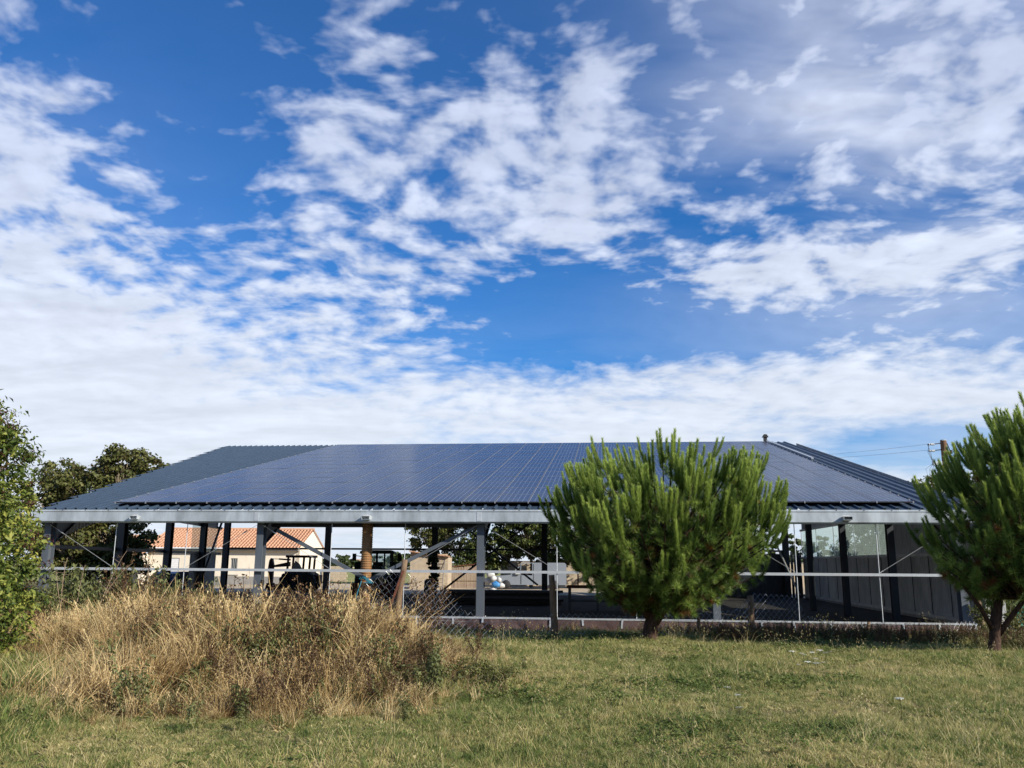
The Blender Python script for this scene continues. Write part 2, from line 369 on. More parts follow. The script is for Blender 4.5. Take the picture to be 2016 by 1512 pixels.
# floor of the hangar and the pale yard behind it: thin sheets lying on the ground
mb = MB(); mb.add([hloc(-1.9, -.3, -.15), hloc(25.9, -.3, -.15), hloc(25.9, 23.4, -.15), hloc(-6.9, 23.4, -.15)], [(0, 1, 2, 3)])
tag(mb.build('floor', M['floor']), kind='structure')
mb = MB(); mb.add([hloc(-14, 23.4, -.2), hloc(34, 23.4, -.2), hloc(34, 47, -.2), hloc(-14, 47, -.2)], [(0, 1, 2, 3)])
tag(mb.build('yard', M['yard']), kind='structure')
M['field'] = material('green_yellow_crop', (.17, .20, .05), .9, 0, .2, .3, .12, color2=(.30, .27, .10), obj=False)
mb = MB(); mb.add([(-90, 76, -.19), (60, 74, -.19), (160, 420, -.19), (-260, 420, -.19)], [(0, 1, 2, 3)])
tag(mb.build('field', M['field']), kind='structure')

# ------------------------------------------------------------------ the open-sided hangar with its solar roof
SL = .21466; TS = math.tan(SL)
COLS = [-1.92, 4.91, 11.62, 18.34, 25.0]
RAFT_BACK = [-6.5, -.45, 5.75, 11.95, 18.2, 25.0]
def roof_z(d): return 3.235 + TS * d
def left_edge(k): return -.52 + (-2.2 - k) / .215 if k < -2.2 else -.52     # the sheets are cut on a skew line
RIDGE_D = 23.3

hangar = empty('hangar', (BX, BY, 0), -AL, 'long open steel hangar with a blue solar roof and a grey gutter along its front', 'building')

def h_column(mb, k, d, z0, z1, w=.21, dp=.30):
    mb.box(k - w / 2, k + w / 2, d, d + .022, z0, z1); mb.box(k - w / 2, k + w / 2, d + dp - .022, d + dp, z0, z1)
    mb.box(k - .008, k + .008, d + .022, d + dp - .022, z0, z1)

def build_hangar():
    H = hangar
    # roof sheets, one metre wide, three ribs each
    def sheet(k0, name='roof_sheet'):
        mb = MB(); third = 1 / 3
        prof = [(0, 0), (.235, 0), (.262, .052), (.306, .052), (third, 0)]
        for s in range(3):
            ks = k0 + s * third
            if ks + third > 25.45: break
            d0 = left_edge(ks + .16)
            if d0 > RIDGE_D - .3: continue
            v = []
            for d in (d0, RIDGE_D):
                for a, h in prof: v.append((ks + a, d, roof_z(d) + h))
            for d in (d0, RIDGE_D):
                for a, h in prof: v.append((ks + a, d, roof_z(d) + h - .012))
            f = [(i, i + 1, i + 6, i + 5) for i in range(4)] + [(i + 11, i + 10, i + 15, i + 16) for i in range(4)]
            f += [(i + 10, i + 11, i + 1, i) for i in range(4)] + [(i + 5, i + 6, i + 16, i + 15) for i in range(4)] + [(0, 5, 15, 10), (4, 14, 19, 9)]
            mb.add(v, f)
        if mb.v: mb.build(name, M['roof'], H)
    k = -7.25
    while k < 25.4: sheet(k); k += 1.0
    # solar panels: 24 columns by 14 rows; the twelve rows nearest the eave are single parts
    PW, PH, rows = .982, 22.7315 / 14 - .018, 14
    def panel_mb(x=0, y=0):
        mb = MB(); t = .038; e = .012
        v = [(x, y, -t), (x + PW, y, -t), (x + PW, y + PH, -t), (x, y + PH, -t), (x, y, 0), (x + PW, y, 0), (x + PW, y + PH, 0), (x, y + PH, 0),
             (x + e, y + e, 0), (x + PW - e, y + e, 0), (x + PW - e, y + PH - e, 0), (x + e, y + PH - e, 0),
             (x + e, y + e, -.003), (x + PW - e, y + e, -.003), (x + PW - e, y + PH - e, -.003), (x + e, y + PH - e, -.003)]
        mb.add(v, [(0, 3, 2, 1)], 2); mb.add(v, [(0, 1, 5, 4), (2, 3, 7, 6), (3, 0, 4, 7), (1, 2, 6, 5)], 2)
        mb.add(v, [(4, 5, 9, 8), (5, 6, 10, 9), (6, 7, 11, 10), (7, 4, 8, 11), (8, 9, 13, 12), (9, 10, 14, 13), (10, 11, 15, 14), (11, 8, 12, 15)], 0)
        mb.add(v, [(12, 13, 14, 15)], 1)
        return mb
    pm = panel_mb().mesh('solar_panel', [M['frame_alu'], M['cells'], M['rail']])
    c, s = math.cos(SL), math.sin(SL)
    for r_ in range(12):
        for i in range(24):
            o = link('solar_panel', pm, H); t = r_ * (PH + .018)
            o.location = (i * 1.0, t * c, 3.386 + t * s); o.rotation_euler = (SL + random.uniform(-.0022, .0022), random.uniform(-.003, .003), 0)
    far = MB()
    for r_ in range(12, rows):
        for i in range(24):
            q = panel_mb(i * 1.0, r_ * (PH + .018)); far.add(q.v, q.f); far.m[-len(q.m):] = q.m
    o = far.build('solar_panels', [M['frame_alu'], M['cells'], M['rail']], H); o['kind'] = 'stuff'
    o.location = (0, 0, 3.386); o.rotation_euler = (SL, 0, 0)
    # black rails and pale clamps under / between the panels
    mb = MB()
    for r_ in range(rows):
        for fr in (.22, .78):
            t = (r_ + fr) * (PH + .018); mb.bar((-.06, t * c, 3.33 + t * s), (24.05, t * c, 3.33 + t * s), .04, .045)
    mb.build('mounting_rail', M['rail'], H)
    mb = MB()
    for i in range(25):
        mb.box(i - .028, i + .008, -.012, .012, 3.335, 3.395)
    for r_ in range(rows):
        for fr in (.22, .78):
            t = (r_ + fr) * (PH + .018)
            for kx in (-.02, 24.0): mb.box(kx - .02, kx + .02, t * c - .03, t * c + .03, 3.37 + t * s, 3.405 + t * s)
    mb.build('panel_clamps', M['frame_alu'], H)['kind'] = 'stuff'
    mb = MB(); mb.bar((24.42, 13.1, roof_z(13.1) + .10), (24.42, 23.2, roof_z(23.2) + .10), .10, .07)
    mb.build('cable_tray', M['galv_bright'], H)
    mb = MB(); mb.box(24.28, 24.46, 23.35, 23.5, 8.26, 8.62); mb.prism([(24.2, 8.62), (24.54, 8.62), (24.44, 8.78), (24.3, 8.78)], 23.3, 23.55, 'y'); mb.build('vent_cowl', M['bird'], H)
    # eave: gutter with rolled lips, joints and spouts
    mb = MB()
    mb.prism([(-.70, 2.76), (-.66, 2.715), (-.52, 2.715), (-.52, 2.735), (-.65, 2.735), (-.68, 2.77), (-.68, 3.03), (-.66, 3.05), (-.66, 3.085), (-.64, 3.085), (-.64, 3.105), (-.70, 3.105), (-.70, 3.08), (-.715, 3.06), (-.70, 3.03)], -2.25, 25.75, 'x')
    mb.box(-2.25, 25.75, -.53, -.51, 2.735, 3.10)
    mb.build('gutter', M['galv'], H)
    for kk in (-2.262, 25.752):
        mb = MB(); mb.box(kk - .01, kk + .012, -.705, -.51, 2.72, 3.10); mb.build('gutter_end', M['galv'], H)
    for kk in COLS[1:4]:
        mb = MB(); mb.box(kk - .07, kk + .07, -.7085, -.7005, 2.775, 3.028); mb.build('gutter_joint', M['galv_bright'], H)
    mb = MB()
    for i in range(38):
        kk = -2.0 + i * .74
        mb.box(kk - .012, kk + .012, -.72, -.70, 3.085, 3.098)
    mb.build('gutter_bolts', M['steel'], H)['kind'] = 'stuff'
    for kk, ln in ((1.10, .13), (8.28, .16), (21.92, .22)):
        mb = MB(); z = 2.86
        mb.box(kk - .11, kk + .11, -.70 - ln, -.69, z + .045, z + .055); mb.box(kk - .11, kk + .11, -.70 - ln, -.69, z - .05, z - .04)
        mb.box(kk - .12, kk - .11, -.70 - ln, -.69, z - .05, z + .055); mb.box(kk + .11, kk + .12, -.70 - ln, -.69, z - .05, z + .055)
        mb.build('gutter_spout', [M['galv'], M['black']], H)
        mb = MB(); n = 14
        mb.prism([(kk + (.165 + .02 * math.sin(5 * a)) * math.cos(a), z + .012 + .085 * math.sin(a)) for a in [2 * math.pi * i / n for i in range(n)]], -.7035, -.7005, 'y'); mb.build('sealant_patch', M['bag_white'], H)
    # front columns
    for kk in COLS:
        mb = MB(); h_column(mb, kk, -.36, -.25, roof_z(-.36) - .02); mb.build('column', M['column'], H)
        mb = MB(); mb.box(kk - .17, kk + .17, -.42, .0, .03, .05)
        for sx in (-1, 1):
            for q in (-.39, -.03): mb.tube([(kk + sx * .13, q, .05), (kk + sx * .13, q, .09)], .014, 6)
        mb.build('base_plate', M['galv_bright'], H)
    # frames: haunch and rafter from each front column to the ridge
    for kk, kb in zip(COLS, [-6.6, 4.91, 11.62, 18.34, 25.0]):
        mb = MB()
        def P(t, dz): d = -.05 + (RIDGE_D - .4) * t; return (kk + (kb - kk) * t, d, roof_z(d) - .19 + dz)
        mb.bar(P(0, -.17), P(1, -.17), .16, .34)
        a0, a1 = P(0, -.3), P(.105, -.3)
        w = .012
        mb.add([(a0[0] - w, a0[1], a0[2]), (a0[0] - w, a0[1], a0[2] - .62), (a1[0] - w, a1[1], a1[2]), (a0[0] + w, a0[1], a0[2]), (a0[0] + w, a0[1], a0[2] - .62), (a1[0] + w, a1[1], a1[2])],
               [(0, 1, 2), (5, 4, 3), (0, 3, 4, 1), (1, 4, 5, 2), (2, 5, 3, 0)])
        mb.bar((a0[0], a0[1], a0[2] - .62), a1, .16, .016)
        mb.build('rafter', M['steel'], H)
    for d in np.arange(.9, 23.2, 1.85):
        kl = -2.2 - .215 * (d + .52) + .1
        mb = MB(); mb.box(kl, 25.4, d - .03, d + .03, roof_z(d) - .19, roof_z(d) - .02); mb.build('purlin', M['steel'], H)
    mb = MB(); mb.box(5.0, 11.5, .28, .36, 2.63, 2.80); mb.build('eave_beam', M['steel'], H)
    # back row columns with a girt and a crossed brace
    for kk in RAFT_BACK:
        mb = MB(); h_column(mb, kk, 22.6, -.2, roof_z(22.6) - .05, .30, .30); mb.build('column', M['steel'], H)
    for a, b in zip(RAFT_BACK[:-1], RAFT_BACK[1:]):
        mb = MB(); mb.box(a + .17, b - .17, 22.68, 22.80, 2.26, 2.36); mb.build('girt', M['steel'], H)
    for p, q in (((6.95, 22.5, 3.95), (11.6, 22.5, .4)), ((11.4, 22.45, 3.95), (6.4, 22.45, .15))):
        mb = MB(); mb.bar(p, q, .10, .10); mb.build('brace', M['steel'], H)
    # left side wall on the skew line
    def lw(t, dz=0, off=0): return (-1.95 - 4.55 * t + off, -.2 + 22.6 * t, dz)
    for t in (.27, .53, .79):
        k_, d_, _ = lw(t); mb = MB(); h_column(mb, k_, d_, -.2, roof_z(d_) - .05, .27, .30); mb.build('column', M['steel'], H)
    for z in (2.0, 3.42):
        mb = MB(); mb.bar(lw(.02 if z < 3 else .30, z, -.12), lw(.99, z, -.12), .07, .12); mb.build('girt', M['steel'], H)
    mb = MB(); mb.bar(lw(.985, 4.2), lw(.80, .3), .10, .10); mb.build('brace', M['steel'], H)
    def corrugated(name, mat, p0, p1, z0, z1a, z1b, n, amp=.02, off=0):
        """Upright ribbed sheet between two floor points; its top edge may slope."""
        mb = MB(); a, b = Vector((p0[0], p0[1], 0)), Vector((p1[0], p1[1], 0)); d = (b - a).normalized(); nn = Vector((d.y, -d.x, 0)); v = []
        for i in range(n * 4 + 1):
            u = i / (n * 4); q = a.lerp(b, u) + nn * (amp * (1 if i % 4 in (1, 2) else -1)); zt = z1a + (z1b - z1a) * u
            z0_ = z0 if not hasattr(z0, '__len__') else z0[0] + (z0[1] - z0[0]) * u
            v += [(q.x, q.y, z0_), (q.x, q.y, zt)]
        mb.add(v, [(2 * i, 2 * i + 2, 2 * i + 3, 2 * i + 1) for i in range(n * 4)])
        return mb.build(name, mat, H)
    for t0, t1, n in ((.02, .14, 10), (.14, .27, 11), (.27, .40, 11)):
        a, b = lw(t0, 0, -.2), lw(t1, 0, -.2)
        corrugated('wall_sheet', M['wall_sheet'], a, b, (roof_z(a[1]) - 1.15, roof_z(b[1]) - 1.15), roof_z(a[1]) - .03, roof_z(b[1]) - .03, n)
    for t0, t1 in ((.735, .815), (.815, .895), (.895, .965)):
        a, b = lw(t0, 0, -.2), lw(t1, 0, -.2)
        corrugated('wall_sheet', M['wall_sheet'], a, b, -.1, 2.03, 2.03, 7)
        corrugated('clear_sheet', M['clear_sheet'], a, b, 2.04, 3.5, 3.5, 12, .012)
        corrugated('wall_sheet', M['wall_sheet'], a, b, 3.48, 5.4, 5.4, 7, off=.0)
    # right side wall: grey sheets below, clear sheets above
    KR = 25.95
    edges = np.linspace(-.25, 22.9, 15)
    for a, b in zip(edges[:-1], edges[1:]):
        clear = a > 8.0
        mb = MB(); mb.box(KR - .034, KR - .016, b - .012, b + .012, -.08, 1.92); mb.build('sheet_joint', M['steel'], H)
        corrugated('wall_sheet', M['wall_sheet'], (KR, a - .003), (KR, b + .003), -.1, 1.94, 1.94, 10, .012)
        if clear:
            corrugated('clear_sheet', M['clear_sheet'], (KR, a - .003), (KR, b + .003), 1.96, 3.40, 3.40, 11, .014)
            corrugated('wall_sheet', M['wall_sheet'], (KR, a - .003), (KR, b + .003), 3.42, roof_z(a) - .03, roof_z(b) - .03, 10, .012)
        else:
            corrugated('wall_sheet', M['wall_sheet'], (KR, a - .003), (KR, b + .003), 1.96, roof_z(a) - .03, roof_z(b) - .03, 10, .012)
    for z in (.0, 1.95, 3.41):
        mb = MB(); mb.box(KR - .13, KR - .02, (-.2 if z < 3 else 8.1), 22.9, z - .05, z + .05); mb.build('girt', M['wall_sheet'], H)
    for d in edges[6::2]:
        mb = MB(); mb.tube([(KR - .05, d, 1.96), (KR - .05, d, 3.4)], .02, 5); mb.build('stiffener', M['galv_bright'], H)
    mb = MB(); mb.box(KR - .04, KR + .06, -.2, 22.9, -.28, -.06); mb.build('wall_footing', M['concrete'], H)
    mb = MB(); mb.box(25.45, KR + .02, -.5, -.46, -.05, 1.32)
    mb.build('corner_sheet', M['wall_sheet'], H)
    for kk, d in ((24.30, 3.15), (23.62, 6.1), (23.25, 9.5)):
        mb = MB(); h_column(mb, kk, d, -.2, roof_z(d) - .05, .20, .22); mb.build('column', M['steel'], H)
    mb = MB(); mb.bar((23.3, 17.2, 2.9), (24.4, 17.2, .2), .22, .05); mb.build('plank', M['wall_sheet'], H)
    rs = random.Random(31); kk = 20.2
    while kk < 25.8:
        w = rs.uniform(.16, .24); mb = MB(); mb.box(kk, kk + w - (.05 if rs.random() < .12 else .004), 23.0 + rs.uniform(0, .015), 23.05, -.15, 2.25 + rs.uniform(-.1, .05)); mb.build('back_board', M['steel'], H); kk += w
    # front girts, sag rods and tie cables
    def c_rail(mb, k0, k1, z, h, d, dp=.07):
        mb.box(k0, k1, d - dp, d - dp + .006, z - h / 2, z + h / 2); mb.box(k0, k1, d - dp + .006, d, z + h / 2 - .006, z + h / 2); mb.box(k0, k1, d - dp + .006, d, z - h / 2, z - h / 2 + .006)
    for k0, k1 in ((-1.98, 4.9), (4.904, 11.6), (11.604, 14.5), (18.32, 24.98), (24.984, 25.78)):
        mb = MB(); c_rail(mb, k0, k1, 1.34, .075, -.38); mb.build('front_girt', M['galv_bright'], H)
    for k0, k1 in zip([-1.98] + COLS[1:4], COLS[1:4] + [25.5]):
        mb = MB(); c_rail(mb, k0, k1 - .004, .055, .05, -.44); mb.build('bottom_rail', M['galv_bright'], H)
    for i in range(29):
        kk = -1.6 + i * .955 + random.uniform(-.12, .12)
        if random.random() < .18: continue
        mb = MB(); l = random.uniform(.12, .25); mb.bar((kk, -.53, .05), (kk + random.uniform(-.03, .07), -.545, .05 - l), .05, .012, (0, 1, 0)); mb.build('rail_bracket', M['galv_bright'], H)
    for a, b in zip(COLS[:-1], COLS[1:]):
        for q in (1 / 3, 2 / 3):
            kk = a + (b - a) * q
            mb = MB(); mb.tube([(kk, -.40, 2.75), (kk, -.40, .08)], .013, 5); mb.build('sag_rod', M['galv_bright'], H)
            end = a if q < .5 else b; sg = 1 if q < .5 else -1
            if 11.7 < kk < 18.3 and kk > 14.6: continue
            p, e = Vector((end + sg * .10, -.39, 2.66)), Vector((kk - sg * .03, -.39, 1.40))
            mb = MB(); mb.tube([p, e], .0065, 4); tq = p.lerp(e, .13); tr = p.lerp(e, .21); mb.tube([tq, tq.lerp(tr, .5), tr], [.012, .022, .012], 6); mb.build('tie_cable', M['galv_bright'], H)
    # V struts of the second bay
    for p, q in (((5.35, -.12, 2.52), (8.30, -.2, 1.06)), ((11.5, -.12, 2.66), (8.20, -.2, 1.03))):
        mb = MB(); mb.bar(p, q, .085, .105); mb.build('strut', M['column'], H)
    mb = MB()
    for i in range(5): mb.tube([(8.02 + .06 * i, -.32, 1.10), (8.1 + .05 * i, -.33, 1.2 - .02 * i), (8.35 + .02 * i, -.33, .98), (8.15 + .04 * i, -.32, 1.0)], .012, 5)
    mb.tube([(8.1, -.34, 1.05), (8.02, -.36, .8), (7.95, -.37, .5), (8.0, -.38, .1)], .018, 5)
    mb.build('lashing_cord', M['cord'], H)
    # brown film over the ground beam
    mb = MB(); n = 112; v = []
    for i in range(n + 1):
        kk = -1.98 + i * (27.9 / n); w = .012 * math.sin(kk * 5.1) + .01 * math.sin(kk * 13)
        for z, d in ((.035, -.43), (.02, -.50 + w), (-.12, -.505 + w * 1.4), (-.30, -.50 - w)): v.append((kk, d, z))
    mb.add(v, [(4 * i + j, 4 * i + j + 1, 4 * i + j + 5, 4 * i + j + 4) for i in range(n) for j in range(3)])
    mb.build('ground_film', M['brown_film'], H)
    mb = MB(); mb.box(-1.98, 25.9, -.42, -.15, -.35, .02); mb.build('ground_beam', M['concrete'], H)
build_hangar()

# brown corrugated pipe standing inside the front of the hangar
def build_pipe():
    c = hloc(8.07, .22); mb = MB(); r = .155; pts = []; rad = []
    z = -.15
    while z < 2.9:
        pts += [(c.x, c.y, z), (c.x, c.y, z + .02), (c.x, c.y, z + .035), (c.x, c.y, z + .05)]; rad += [r, r + .013, r + .013, r]; z += .07
    mb.tube(pts, rad, 20)
    o = mb.build('corrugated_pipe', M['pipe'], smooth=False); tag(o, 'brown ribbed plastic pipe standing upright behind the V struts', 'pipe')
build_pipe()

# ------------------------------------------------------------------ vegetation builders
GREEN_LEAF = [(0., (.030, .050, .014)), (.5, (.060, .095, .025)), (1., (.13, .17, .045))]
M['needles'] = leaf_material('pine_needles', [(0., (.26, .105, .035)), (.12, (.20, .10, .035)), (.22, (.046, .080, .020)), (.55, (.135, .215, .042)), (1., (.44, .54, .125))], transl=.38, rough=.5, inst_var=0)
M['elder'] = leaf_material('elder_leaves', [(0., (.075, .016, .020)), (.14, (.085, .030, .022)), (.2, (.060, .095, .018)), (.55, (.175, .215, .040)), (1., (.42, .40, .085))], transl=.35, inst_var=0)
M['maple'] = leaf_material('olive_green_leaves', [(0., (.075, .055, .018)), (.4, (.090, .105, .028)), (1., (.19, .18, .055))], transl=.3, inst_var=0)
M['broad'] = leaf_material('mid_green_leaves', [(0., (.040, .060, .016)), (.5, (.085, .118, .028)), (1., (.19, .20, .055))], transl=.35, inst_var=0)
M['yellowish'] = leaf_material('yellow_green_leaves', [(0., (.055, .065, .018)), (.5, (.125, .135, .035)), (1., (.24, .22, .07))], transl=.35, inst_var=0)
M['far_green'] = leaf_material('far_hedge_leaves', [(0., (.035, .055, .018)), (1., (.085, .11, .035))], transl=.2, inst_var=0)
M['grass'] = leaf_material('lawn_blades', [(0., (.100, .145, .036)), (.26, (.205, .255, .066)), (.50, (.430, .375, .145)), (1., (.66, .54, .29))], patches=1.0, patch_scale=.55, transl=.45, rough=.6, inst_var=.35)
M['straw'] = leaf_material('dry_grass_stems', [(0., (.085, .046, .018)), (.30, (.205, .125, .048)), (.62, (.42, .285, .115)), (1., (.70, .54, .28))], patches=1.9, patch_scale=.9, transl=.3, rough=.55, inst_var=.35)
M['brownweed'] = leaf_material('dead_brown_weeds', [(0., (.040, .022, .011)), (.5, (.115, .066, .030)), (1., (.27, .165, .075))], patches=.4, patch_scale=.9, transl=.2, inst_var=.3)
M['weedleaf'] = leaf_material('weed_leaves', [(0., (.070, .080, .026)), (.5, (.140, .155, .050)), (1., (.26, .26, .10))], patches=.5, patch_scale=.8, transl=.35, inst_var=.3)

def unit(a): return a / np.maximum(np.linalg.norm(a, axis=-1, keepdims=True), 1e-9)
def rand_dirs(n): return unit(rng.normal(size=(n, 3)))

def blades(base, direc, length, width, bend=None, side=None):
    """Single-triangle needles (bend None) or three-triangle curved blades."""
    n = len(base); direc = unit(direc); length = np.broadcast_to(length, (n,))[:, None]; width = np.broadcast_to(width, (n,))[:, None]
    if side is None: side = unit(np.cross(direc, rng.normal(size=(n, 3))))
    if bend is None:
        v = np.stack([base - side * width / 2, base + side * width / 2, base + direc * length], 1).reshape(-1, 3)
        return v, np.arange(3 * n).reshape(-1, 3), 3
    m = base + direc * length * .55 + bend * .3; t = base + direc * length * .92 + bend
    v = np.stack([base - side * width / 2, base + side * width / 2, m + side * width * .4, m - side * width * .4, t], 1).reshape(-1, 3)
    o = (np.arange(n) * 5)[:, None]
    return v, np.concatenate([o + [0, 1, 2], o + [0, 2, 3], o + [3, 2, 4]], 0), 5

class Cloud:
    def __init__(s): s.V = []; s.F = []; s.T = []; s.n = 0
    def add(s, v, f, tone):
        s.V.append(v); s.F.append(f + s.n); s.T.append(np.broadcast_to(tone, (len(v),))); s.n += len(v)
    def mesh(s, name, mat): return np_mesh(name, np.concatenate(s.V), np.concatenate(s.F), mat, np.concatenate(s.T))

def leaf_quads(pos, normal, size, aspect=.55):
    """Pointed leaves as two triangles folded a little along the rib."""
    n = len(pos); normal = unit(normal); ax = unit(np.cross(normal, rng.normal(size=(n, 3)))); sd = np.cross(normal, ax); size = np.broadcast_to(size, (n,))[:, None]
    b = pos - ax * size * .5; t = pos + ax * size * .5; l = pos + sd * size * aspect * .5 + normal * size * .12; r = pos - sd * size * aspect * .5 + normal * size * .12
    v = np.stack([b, r, t, l], 1).reshape(-1, 3); o = (np.arange(n) * 4)[:, None]
    return v, np.concatenate([o + [0, 1, 2], o + [0, 2, 3]], 0)

def profile_r(z, prof):
    zs, rs = zip(*prof); return np.interp(z, zs, rs)

def pine(name, base, prof, label, tips=150, candles=(3, 6), seed=1, lean=(0, 0), trunk_r=.15, fork=.9):
    """A young pine: forked trunk, limbs, and a crown of upright bottle-brush shoots over older, longer needles."""
    global rng
    rng = np.random.default_rng(seed); rnd = random.Random(seed)
    base = np.array(base); root = empty(name, tuple(base), 0, label, 'pine tree', 'young pines by the wire fence')
    zb, zt = prof[0][0], prof[-1][0]
    ax = lambda z: np.array([lean[0] * z / zt, lean[1] * z / zt, 0])
    mb = MB()
    tr = [(-.08, 0, -.25), (-.06, 0, .0), (.0, .01, .35), (.16, .0, fork)]
    mb.tube([(.02, 0, .28), (.30, -.12, .70), (.72, -.25, 1.25), (1.15, -.3, 1.8)], [trunk_r * .6, trunk_r * .5, trunk_r * .38, .02], 8); mb.tube([(-.02, 0, .38), (-.30, -.10, .85), (-.75, -.2, 1.4)], [trunk_r * .5, trunk_r * .4, .02], 8)
    mb.tube(tr, [trunk_r * 1.5, trunk_r * 1.15, trunk_r, trunk_r * .92], 12)
    for q in range(4):
        a = q * 1.6 + .5; top = ax(zt * .8) + np.array([.75 * math.cos(a), .6 * math.sin(a), zt * (.62 + .08 * q)])
        mid = np.array([.12 + .42 * math.cos(a), .35 * math.sin(a), fork + .55]); mb.tube([(.10, 0, fork - .08), tuple(mid), tuple((mid + top) / 2 + np.array([0, 0, .1])), tuple(top)], [trunk_r * .7, trunk_r * .5, trunk_r * .36, .02], 8)
    mb.build('trunk', M['bark'], root, True)
    new, lb = Cloud(), MB()
    for i in range(tips):
        u = (i + rnd.random()) / tips
        z = zb + (zt - zb) * (u ** .92) * .93; az = i * 2.399963 + rnd.uniform(-.3, .3)
        inner = rnd.random() < .14; fr = rnd.uniform(.40, .68) if inner else rnd.uniform(.80, .98)
        r = profile_r(z, prof) * fr * (1 + .07 * math.sin(3 * az + 2.1 * z + seed + 2) + .07 * math.sin(5 * az - 3.3 * z + 2 * seed)); z += .09 * math.sin(4 * az + seed); tip = ax(z) + np.array([r * math.cos(az), r * math.sin(az), z + rnd.uniform(-.1, .1)])
        zs = max(fork * .8, z * rnd.uniform(.42, .62)); st = ax(zs) + np.array([.1 + .12 * r * math.cos(az), .12 * r * math.sin(az), zs])
        out = unit(np.array([math.cos(az), math.sin(az), .12]))
        mid = st * .45 + tip * .55 + np.array([0, 0, -.16 * (1 - u)]); lb.tube([tuple(st), tuple(mid), tuple(tip)], [.03, .02, .01], 5, cap=False)
        rel = (z - zb) / (zt - zb)
        bt = rnd.gauss(0, .10)                            # every limb has its own shade of green
        # older needles along the outer half of the limb
        nt = 9 + int(9 * (1 - rel))
        for q in range(nt):
            s = .35 + .65 * (q + rnd.random()) / nt; p = (st * (1 - s) ** 2 + 2 * mid * s * (1 - s) + tip * s * s) + rng.normal(size=3) * .10
            n = 70; dr = unit(rand_dirs(n) + (out * .9 + np.array([0, 0, .35])) * rnd.uniform(.5, 1.1))
            dead = rnd.random() < ((.17 if s < .6 else .07) if rel < .55 else .04)
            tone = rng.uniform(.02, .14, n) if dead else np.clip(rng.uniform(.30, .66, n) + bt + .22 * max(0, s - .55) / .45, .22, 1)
            v, f, k = blades(p + dr * .015, dr, rng.uniform(.10, .165, n), .0085); new.add(v, f, np.repeat(tone, k))
        # upright shoots
        nc = 0 if inner and rel < .7 else (rnd.randint(*candles) if rel > .42 else (rnd.randint(1, 3) if rel > .16 else rnd.randint(0, 1)))
        if inner: nc = min(nc, 3)
        for q in range(nc):
            L = rnd.uniform(.42, .80) * (1. if rel > .3 else .7); ca = rnd.uniform(0, 6.283)
            sp = rnd.uniform(.05, .30); d0 = unit(out * rnd.uniform(.35, 1.25) + np.array([sp * math.cos(ca) * 1.4, sp * math.sin(ca) * 1.4, .8])); up = unit(np.array([.08 * math.cos(ca), .08 * math.sin(ca), 1.]) + out * .16)
            p0 = tip + np.array([sp * .5 * math.cos(ca), sp * .5 * math.sin(ca), -.05 + rnd.uniform(-.12, .1)])
            n = int(480 * L / .5); s = np.sort(rng.uniform(.02, 1, n)); spine = p0 + (d0 * (s * L * (1 - .45 * s))[:, None]) + up * (.5 * L * s * s)[:, None]
            axd = unit(d0 * (1 - s)[:, None] + up * s[:, None]); rad = unit(np.cross(axd, rng.normal(size=(n, 3))))
            ang = np.radians(rng.uniform(24, 56, n) * (1 - .40 * s)); dr = axd * np.cos(ang)[:, None] + rad * np.sin(ang)[:, None]
            v, f, k = blades(spine, dr, rng.uniform(.085, .130, n) * (1 - .2 * s), .0085)
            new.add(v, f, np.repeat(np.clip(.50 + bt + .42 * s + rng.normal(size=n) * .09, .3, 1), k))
            lb.tube([tuple(p0), tuple(p0 + d0 * L * .27 + up * .12 * L), tuple(p0 + d0 * L * .5 + up * .42 * L)], [.010, .008, .004], 4, cap=False)
    lb.build('limbs', M['bark'], root, True)
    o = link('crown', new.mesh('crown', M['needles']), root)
    return root

